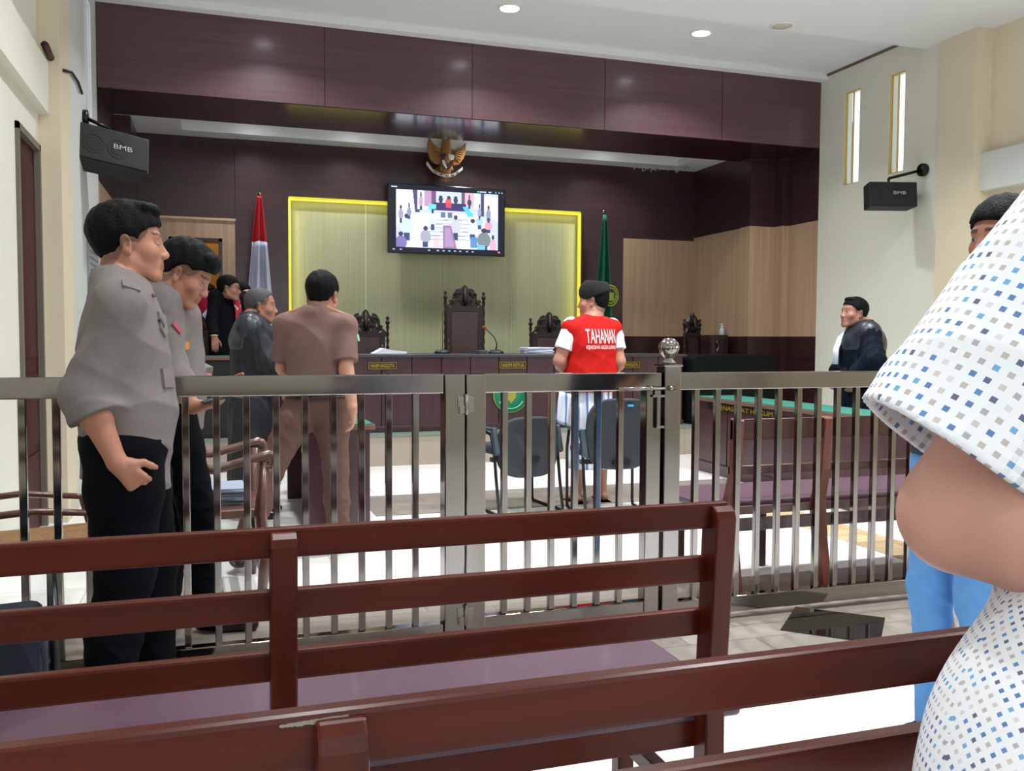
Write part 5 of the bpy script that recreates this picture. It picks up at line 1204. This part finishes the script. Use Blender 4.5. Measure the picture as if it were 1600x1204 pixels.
G.ell(Hd(0, -.012, .062), V3(.091, .114, .100)*P9['hs'], P9['Rh'], .01); G.clip(cut(Hd(0, -.02, .026), P9['Rh'] @ V3(0, -.40, -1))); G.clip(cut(Hd(0, 0, .140), P9['Rh'] @ V3(0, -.12, 1)))
surf('black_cap', G, mat('black_velvet', '040405', .9), P9['t'])
W9 = P9['W']; G = Field(.008); G.chain([W9(0, 0, .95), W9(0, 0, .7), W9(.0, 0, .30)], [.165, .165, .175], .04, (P9['fw'], .8)); G.clip(folds(.016, 6, dirs=((1, .3, .1), (.7, -.8, .05), (.3, 1, .1)), f=(45, 60, 30))); G.clip(cut((0, 0, .26), (0, 0, -1)))
surf('striped_sarong', G, stripes('blue_white_striped_cloth'), P9['t'])
b = MB(); q0 = PD(882, 612, 6.72); vs = []; fs = []
for j in range(9):
    for i in range(7):
        p = PD(874+i*3.2-j*.9, 610+j*6.2+i*1.0, 6.60+.02*math.sin(i*1.3)); vs.append(p)
for j in range(8):
    for i in range(6): fs.append((j*7+i, j*7+i+1, (j+1)*7+i+1, (j+1)*7+i))
b.add(vs, fs, True); o = b.build('loose_shirt_tail', stripes('blue_white_striped_tail'), P9['t']); sm = o.modifiers.new('thick', 'SOLIDIFY'); sm.thickness = .006
for q in 'LR':
    hip, kn, an, fd = P9['legs'][q]; rr = nrm(np.cross(fd, V3(0, 0, 1)))
    sd = thing('sandal', 'black sandal under the %s foot of the barefoot man in the red vest' % ('left' if q == 'L' else 'right'), 'sandal', (an[0], an[1], 0), 'sandals of the man in the red vest')
    b = MB(); o_ = [(-.045, -.09), (-.05, 0), (-.048, .12), (-.02, .18), (.02, .18), (.048, .12), (.05, 0), (.045, -.09)]
    b.prism(o_, .0, .004, lambda a, c, d_: tuple(V3(an[0], an[1], 0)+rr*a+fd*c+V3(0, 0, d_))); b.build('sole', RUBBER, sd)
# lettering on the vest
def wrap_text(nm, body, h, width, cx, zc_, m, P_):
    me = text(nm, body, h, m, None, Matrix.Identity(4), width, ext=0)
    bm = bmesh.new(); bm.from_mesh(me); bmesh.ops.triangulate(bm, faces=bm.faces); bmesh.ops.subdivide_edges(bm, edges=[e for e in bm.edges if e.calc_length() > .02], cuts=3, use_grid_fill=False); bmesh.ops.triangulate(bm, faces=bm.faces)
    bm.to_mesh(me); bm.free()
    vest = [c for c in P_['t'].children if c.name.startswith('vest')][0]; o0 = Vector(P_['t']['_o'][:])
    from mathutils.bvhtree import BVHTree
    bv = BVHTree.FromPolygons([v.co.copy() for v in vest.data.vertices], [tuple(p.vertices) for p in vest.data.polygons])
    fw, rt_ = Vector(P_['fw']), Vector(P_['rt'])
    for v in me.vertices:
        p = Vector(P_['W'](cx, 0, zc_))-o0+rt_*v.co.x+Vector((0, 0, v.co.y))-fw*.6; hit = bv.ray_cast(p, fw)
        v.co = (hit[0]-fw*.0035) if hit[0] is not None else p+fw*.45
    o = bpy.data.objects.new(nm, me); C.objects.link(o); me.materials.clear(); me.materials.append(WHITEM); o.parent = vest; return o
wrap_text('lettering', 'TAHANAN', .105, .25, .018, 1.315, WHITEM, P9)
wrap_text('small_lettering', 'KEJAKSAAN NEGERI SUPANG', .036, .25, .018, 1.225, WHITEM, P9)
# --- 11: advocate on the right
K0 = ground(1344, 7.5)
P11 = person('advocate in a black gown and white jabot standing by the right wall, looking left', K0, 1.60, math.radians(66), dict(
    vox=.009, fat=.03, headc=PD(1334, 489, 7.45), head=(math.radians(22), .12, 0), hs=1.06, cheek=.006, skin=(.60, .42, .36), hair_t=.012, stubble=.6, hl=[-.05, -.05, -.04, -.0, .018, .016, .008, .026, .05, .06],
    tuft=[((0, .05, .10), (.05, .035, .02))],
    top=dict(mat=GOWN, off=.012, sleeve={'R': 1.8, 'L': 1.8}, hem=.9), bottom=dict(mat=NAVY), shoes=BLKSHOE, robe=dict(mat=cloth('blue_black_gown', '0c1420', .75), yoke=SATIN, jabot=1.10, zb=.2, seed=7),
    arms={'L': dict(elbow=K0+V3(-.12, -.28, 1.08), wrist=K0+V3(-.2, -.1, .86)), 'R': dict(elbow=K0+V3(.1, .3, 1.08), wrist=K0+V3(-.1, .25, .85))}))
# --- 12: person in jeans behind the plaid shirt
M0 = ground(1503, 2.6); M0[2] = 0
JEAN = cloth('light_blue_denim', '5f93cc', .8, .06)
person('person in light blue jeans beside the near plaid shirt, only legs and some hair showing', M0, 1.60, math.radians(84), dict(
    vox=.006, headc=PD(1566, 374, 2.6), lean=V3(.0, -.11, 0), hair_t=.022, wavy=.002, head=(.2, 0, 0), hl=[-.09, -.09, -.08, -.07, .0, .016, .008, .026, .046, .056],
    top=dict(mat=cloth('dark_grey_top', '3a3d44'), sleeve={'R': 1.5, 'L': 1.5}, hem=.95, off=.010), bottom=dict(mat=JEAN, w=.98, off=.006, fold=.004), shoes=BLKSHOE,
    legs={'R': dict(foot=(.07, .02)), 'L': dict(foot=(-.07, -.08))},
    arms={'L': dict(elbow=M0+V3(.26, -.16, 1.08), wrist=M0+V3(.30, -.12, .88)), 'R': dict(elbow=M0+V3(.25, .18, 1.1), wrist=M0+V3(.15, .2, .98))}))
# details on the uniforms, found on the shirt surface
def stick(P_, kid, px, py, zc, w, h, m, nm, th=.004, roll=0, shape='r', par=None):
    """lay a small flat piece on the cloth where the line through that point meets it"""
    from mathutils.bvhtree import BVHTree
    o0 = Vector(P_['t']['_o'][:]); ob = [c for c in P_['t'].children if c.name.startswith(kid)][0]
    bv = BVHTree.FromPolygons([v.co.copy() for v in ob.data.vertices], [tuple(p.vertices) for p in ob.data.polygons])
    d = Vector(nrm(ray(px, py))); hit = bv.ray_cast(Vector(O)-o0, d)
    if hit[0] is None: print('MISS', nm, px, py); return
    p, n = hit[0], hit[1]; n = n if n.dot(d) < 0 else -n
    u = Vector((0, 0, 1)).cross(n).normalized(); v = n.cross(u); c_, s_ = math.cos(roll), math.sin(roll); u, v = u*c_+v*s_, v*c_-u*s_
    if shape == 'r': out = [(-w/2, -h/2), (w/2, -h/2), (w/2, h/2), (-w/2, h/2)]
    elif shape == 'f': out = [(-w/2, h/2), (-w/2, -h*.25), (0, -h/2), (w/2, -h*.25), (w/2, h/2)]
    else: out = [(w/2*math.cos(a), h/2*math.sin(a)) for a in [k*math.pi/8 for k in range(16)]]
    b = MB(); vs = [p+u*a+v*c-n*.006 for a, c in out]+[p+u*a+v*c+n*th for a, c in out]; k = len(out); o1 = o0
    b.add([tuple(q+o1) for q in vs], [tuple(range(k))[::-1], tuple(range(k, 2*k))]+[(i, (i+1) % k, k+(i+1) % k, k+i) for i in range(k)])
    return b.build(nm, m, par or ob, bevel=.001)
stick(P1, 'shirt', 254, 508, 2.8, .06, .075, POL, 'pocket_flap', .006, shape='f', roll=-.2); stick(P1, 'shirt', 250, 505, 2.8, .032, .014, NAMET, 'name_tape', .009, roll=-1.0)
stick(P1, 'shirt', 264, 534, 2.8, .030, .034, BADGE, 'badge', .010, shape='o', roll=-.4); stick(P1, 'shirt', 262, 590, 2.8, .075, .06, POL, 'pocket_flap', .006)
stick(P1, 'shirt', 205, 446, 2.8, .055, .024, POL, 'epaulette', .003, roll=-.35); stick(P1, 'shirt', 238, 462, 2.8, .012, .012, STEELB, 'collar_pin', .008, shape='o')
stick(P2, 'shirt', 290, 540, 3.6, .034, .034, BADGE, 'badge', .008, shape='o'); stick(P2, 'shirt', 276, 512, 3.6, .05, .018, mat('red_ribbon_bar', 'a04a58', .6), 'ribbon_bar', .008, roll=-.9)
# --- 13: the near person in the plaid shirt, standing at the right edge with folded arms
def plaid():
    m, N, L_, B_ = base_mat('white_shirt_blue_squares'); nt = m.node_tree
    a = N.new('ShaderNodeAttribute'); a.attribute_name = 'weave'; sep = N.new('ShaderNodeSeparateXYZ'); L_.new(a.outputs['Vector'], sep.inputs[0])
    def math_(op, x, y=None, v=None):
        n = N.new('ShaderNodeMath'); n.operation = op
        (L_.new(x, n.inputs[0]) if not isinstance(x, (int, float)) else setattr(n.inputs[0], 'default_value', x))
        if y is not None: (L_.new(y, n.inputs[1]) if not isinstance(y, (int, float)) else setattr(n.inputs[1], 'default_value', y))
        if v is not None: n.inputs[2].default_value = v
        return n.outputs[0]
    u, v, g = sep.outputs; P_ = .0150
    fu, fv = math_('FRACT', math_('DIVIDE', u, P_)), math_('FRACT', math_('DIVIDE', v, P_))
    lu, lv = math_('FLOOR', math_('DIVIDE', u, P_)), math_('FLOOR', math_('DIVIDE', v, P_))
    def band(f): return math_('MULTIPLY', math_('GREATER_THAN', f, .28), math_('LESS_THAN', f, .70))
    bu, bv = band(fu), band(fv); sq = math_('MULTIPLY', bu, bv)
    cx = N.new('ShaderNodeCombineXYZ'); L_.new(lu, cx.inputs[0]); L_.new(lv, cx.inputs[1])
    wn = N.new('ShaderNodeTexWhiteNoise'); L_.new(cx.outputs[0], wn.inputs[0])
    r = N.new('ShaderNodeValToRGB'); r.color_ramp.interpolation = 'CONSTANT'; L_.new(wn.outputs[0], r.inputs[0]); e = r.color_ramp.elements
    cols = [(0, 'bdb4ac'), (.2, '3a6eb0'), (.34, 'd8d7de'), (.46, '3f5478'), (.58, '62a8dc'), (.68, 'd0c6be'), (.82, '3f7fc4'), (.92, 'a9a8b6')]
    while len(e) < len(cols): e.new(.5)
    for k, (p, c) in enumerate(cols): e[k].position = p; e[k].color = (*hexc(c), 1)
    mixn = lambda f, x, y: None
    def mix(f, x, y):
        n = N.new('ShaderNodeMix'); n.data_type = 'RGBA'; L_.new(f, n.inputs[0])
        for s_, q in ((6, x), (7, y)):
            if isinstance(q, tuple): n.inputs[s_].default_value = (*q, 1)
            else: L_.new(q, n.inputs[s_])
        return n.outputs[2]
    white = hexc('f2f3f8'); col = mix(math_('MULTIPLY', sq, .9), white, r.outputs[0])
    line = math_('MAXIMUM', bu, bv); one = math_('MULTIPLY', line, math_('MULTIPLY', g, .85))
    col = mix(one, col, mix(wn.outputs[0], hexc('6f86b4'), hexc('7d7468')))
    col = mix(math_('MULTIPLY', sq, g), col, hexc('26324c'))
    L_.new(col, B_.inputs['Base Color']); B_.inputs['Roughness'].default_value = .85; B_.inputs['Specular IOR Level'].default_value = .2; return m
SHO = PD(1744, 391, 1.0); HN = 1.62; sN = HN/1.70
fN = math.radians(-10); RN = rotz(fN); tmp = RN @ V3(-.175-.03*.3, 0, 0)*sN
N0 = V3(SHO[0]-tmp[0], SHO[1]-tmp[1], 0)
P13 = person('near person at the right edge in a white shirt with blue squares, elbow bent', N0, HN, fN, dict(
    vox=.0065, fat=.03, skin=(.80, .60, .53),
    arms={'L': dict(elbow=PD(1510, 790, .99), wrist=PD(1740, 842, .88), ul=1.28, fl=1.05, thick=1.68, hand=(1, .2, 0), palm=V3(0, -1, 0), thumb=V3(0, 0, 1)), 'R': dict(elbow=N0+V3(.33, .05, 1.05), wrist=N0+V3(.1, .28, 1.05))},
    bottom=dict(mat=NAVY, w=1.0), shoes=BLKSHOE))
t13 = P13['t']
top = PD(1752, 380, 1.0); end = PD(1496, 724, 1.0); dN = nrm(end-top); hz = nrm(np.cross(dN, FF)); hz = hz if hz @ RR > 0 else -hz; dp = nrm(np.cross(dN, hz))
G = Field(.005); G.chain([top, end+dN*.05], [.118, .126], .03); G.clip(folds(.005, 3, f=(18, 26, 38))); G.clip(cut(end, nrm(dN+FF*.10)))
end2 = end-dN*.14
def hollow(Gf, X, Y, Z):
    u = (X-end[0])*dN[0]+(Y-end[1])*dN[1]+(Z-end[2])*dN[2]; r_ = np.sqrt(np.maximum((X-end[0])**2+(Y-end[1])**2+(Z-end[2])**2-u*u, 0))
    return np.where(u > -.12, np.maximum(Gf, .113-r_), Gf)
G.clip(hollow)
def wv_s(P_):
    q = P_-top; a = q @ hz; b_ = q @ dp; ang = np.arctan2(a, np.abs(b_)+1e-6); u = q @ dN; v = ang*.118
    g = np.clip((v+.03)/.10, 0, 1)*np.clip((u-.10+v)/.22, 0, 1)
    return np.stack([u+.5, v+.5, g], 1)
PL = plaid(); surf('shirt_sleeve', G, PL, t13, extra=wv_s)
G = Field(.006); c0, c1, c2 = PD(1840, 560, 1.08), PD(1785, 905, .97), PD(1734, 1204, .88)
c3 = c2+(c2-c1)*.35
G.chain([P13['nb'], c0], [.07, .15], .04); G.chain([c0, c1, c2, c3], [.145, .122, .155, .16], .05); W = P13['W']; Rb = P13['Rb']; nb_, sR_, sL_ = P13['nb'], P13['sh']['R'], P13['sh']['L']
G.cone(nb_-V3(0, 0, .01), sR_, .062, .085, .05); G.cone(nb_-V3(0, 0, .01), sL_, .062, .08, .05); G.cone(sL_, sR_, .085, .085, .05); SR0, SRe = P13['arms']['R'][0], P13['arms']['R'][1]
G.ell(W(.02, 0, 1.24), V3(.20, .150, .24), Rb, .05); G.ell(W(.02, .02, 1.02), V3(.205, .175, .24), Rb, .06); G.cone(W(.02, 0, 1.0), W(.02, 0, .70), .195, .20, .05, (P13['fw'], .82)); G.chain([SR0, SR0+(SRe-SR0)*.85], [.082, .092], .04)
G.chain([nb_+V3(.0, 0, .03)]*2, [.068, .068], .03)
G.clip(folds(.010, 14, f=(14, 22, 33))); G.clip(cut((0, 0, .68), (0, 0, -1)))
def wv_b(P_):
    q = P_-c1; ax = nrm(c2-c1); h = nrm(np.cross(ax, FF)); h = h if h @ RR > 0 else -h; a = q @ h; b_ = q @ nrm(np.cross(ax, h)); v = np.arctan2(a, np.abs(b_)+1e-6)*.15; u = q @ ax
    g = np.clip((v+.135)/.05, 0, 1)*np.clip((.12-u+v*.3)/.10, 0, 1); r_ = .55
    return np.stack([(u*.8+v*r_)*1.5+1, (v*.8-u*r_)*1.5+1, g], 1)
surf('shirt_body', G, PL, t13, extra=wv_b)
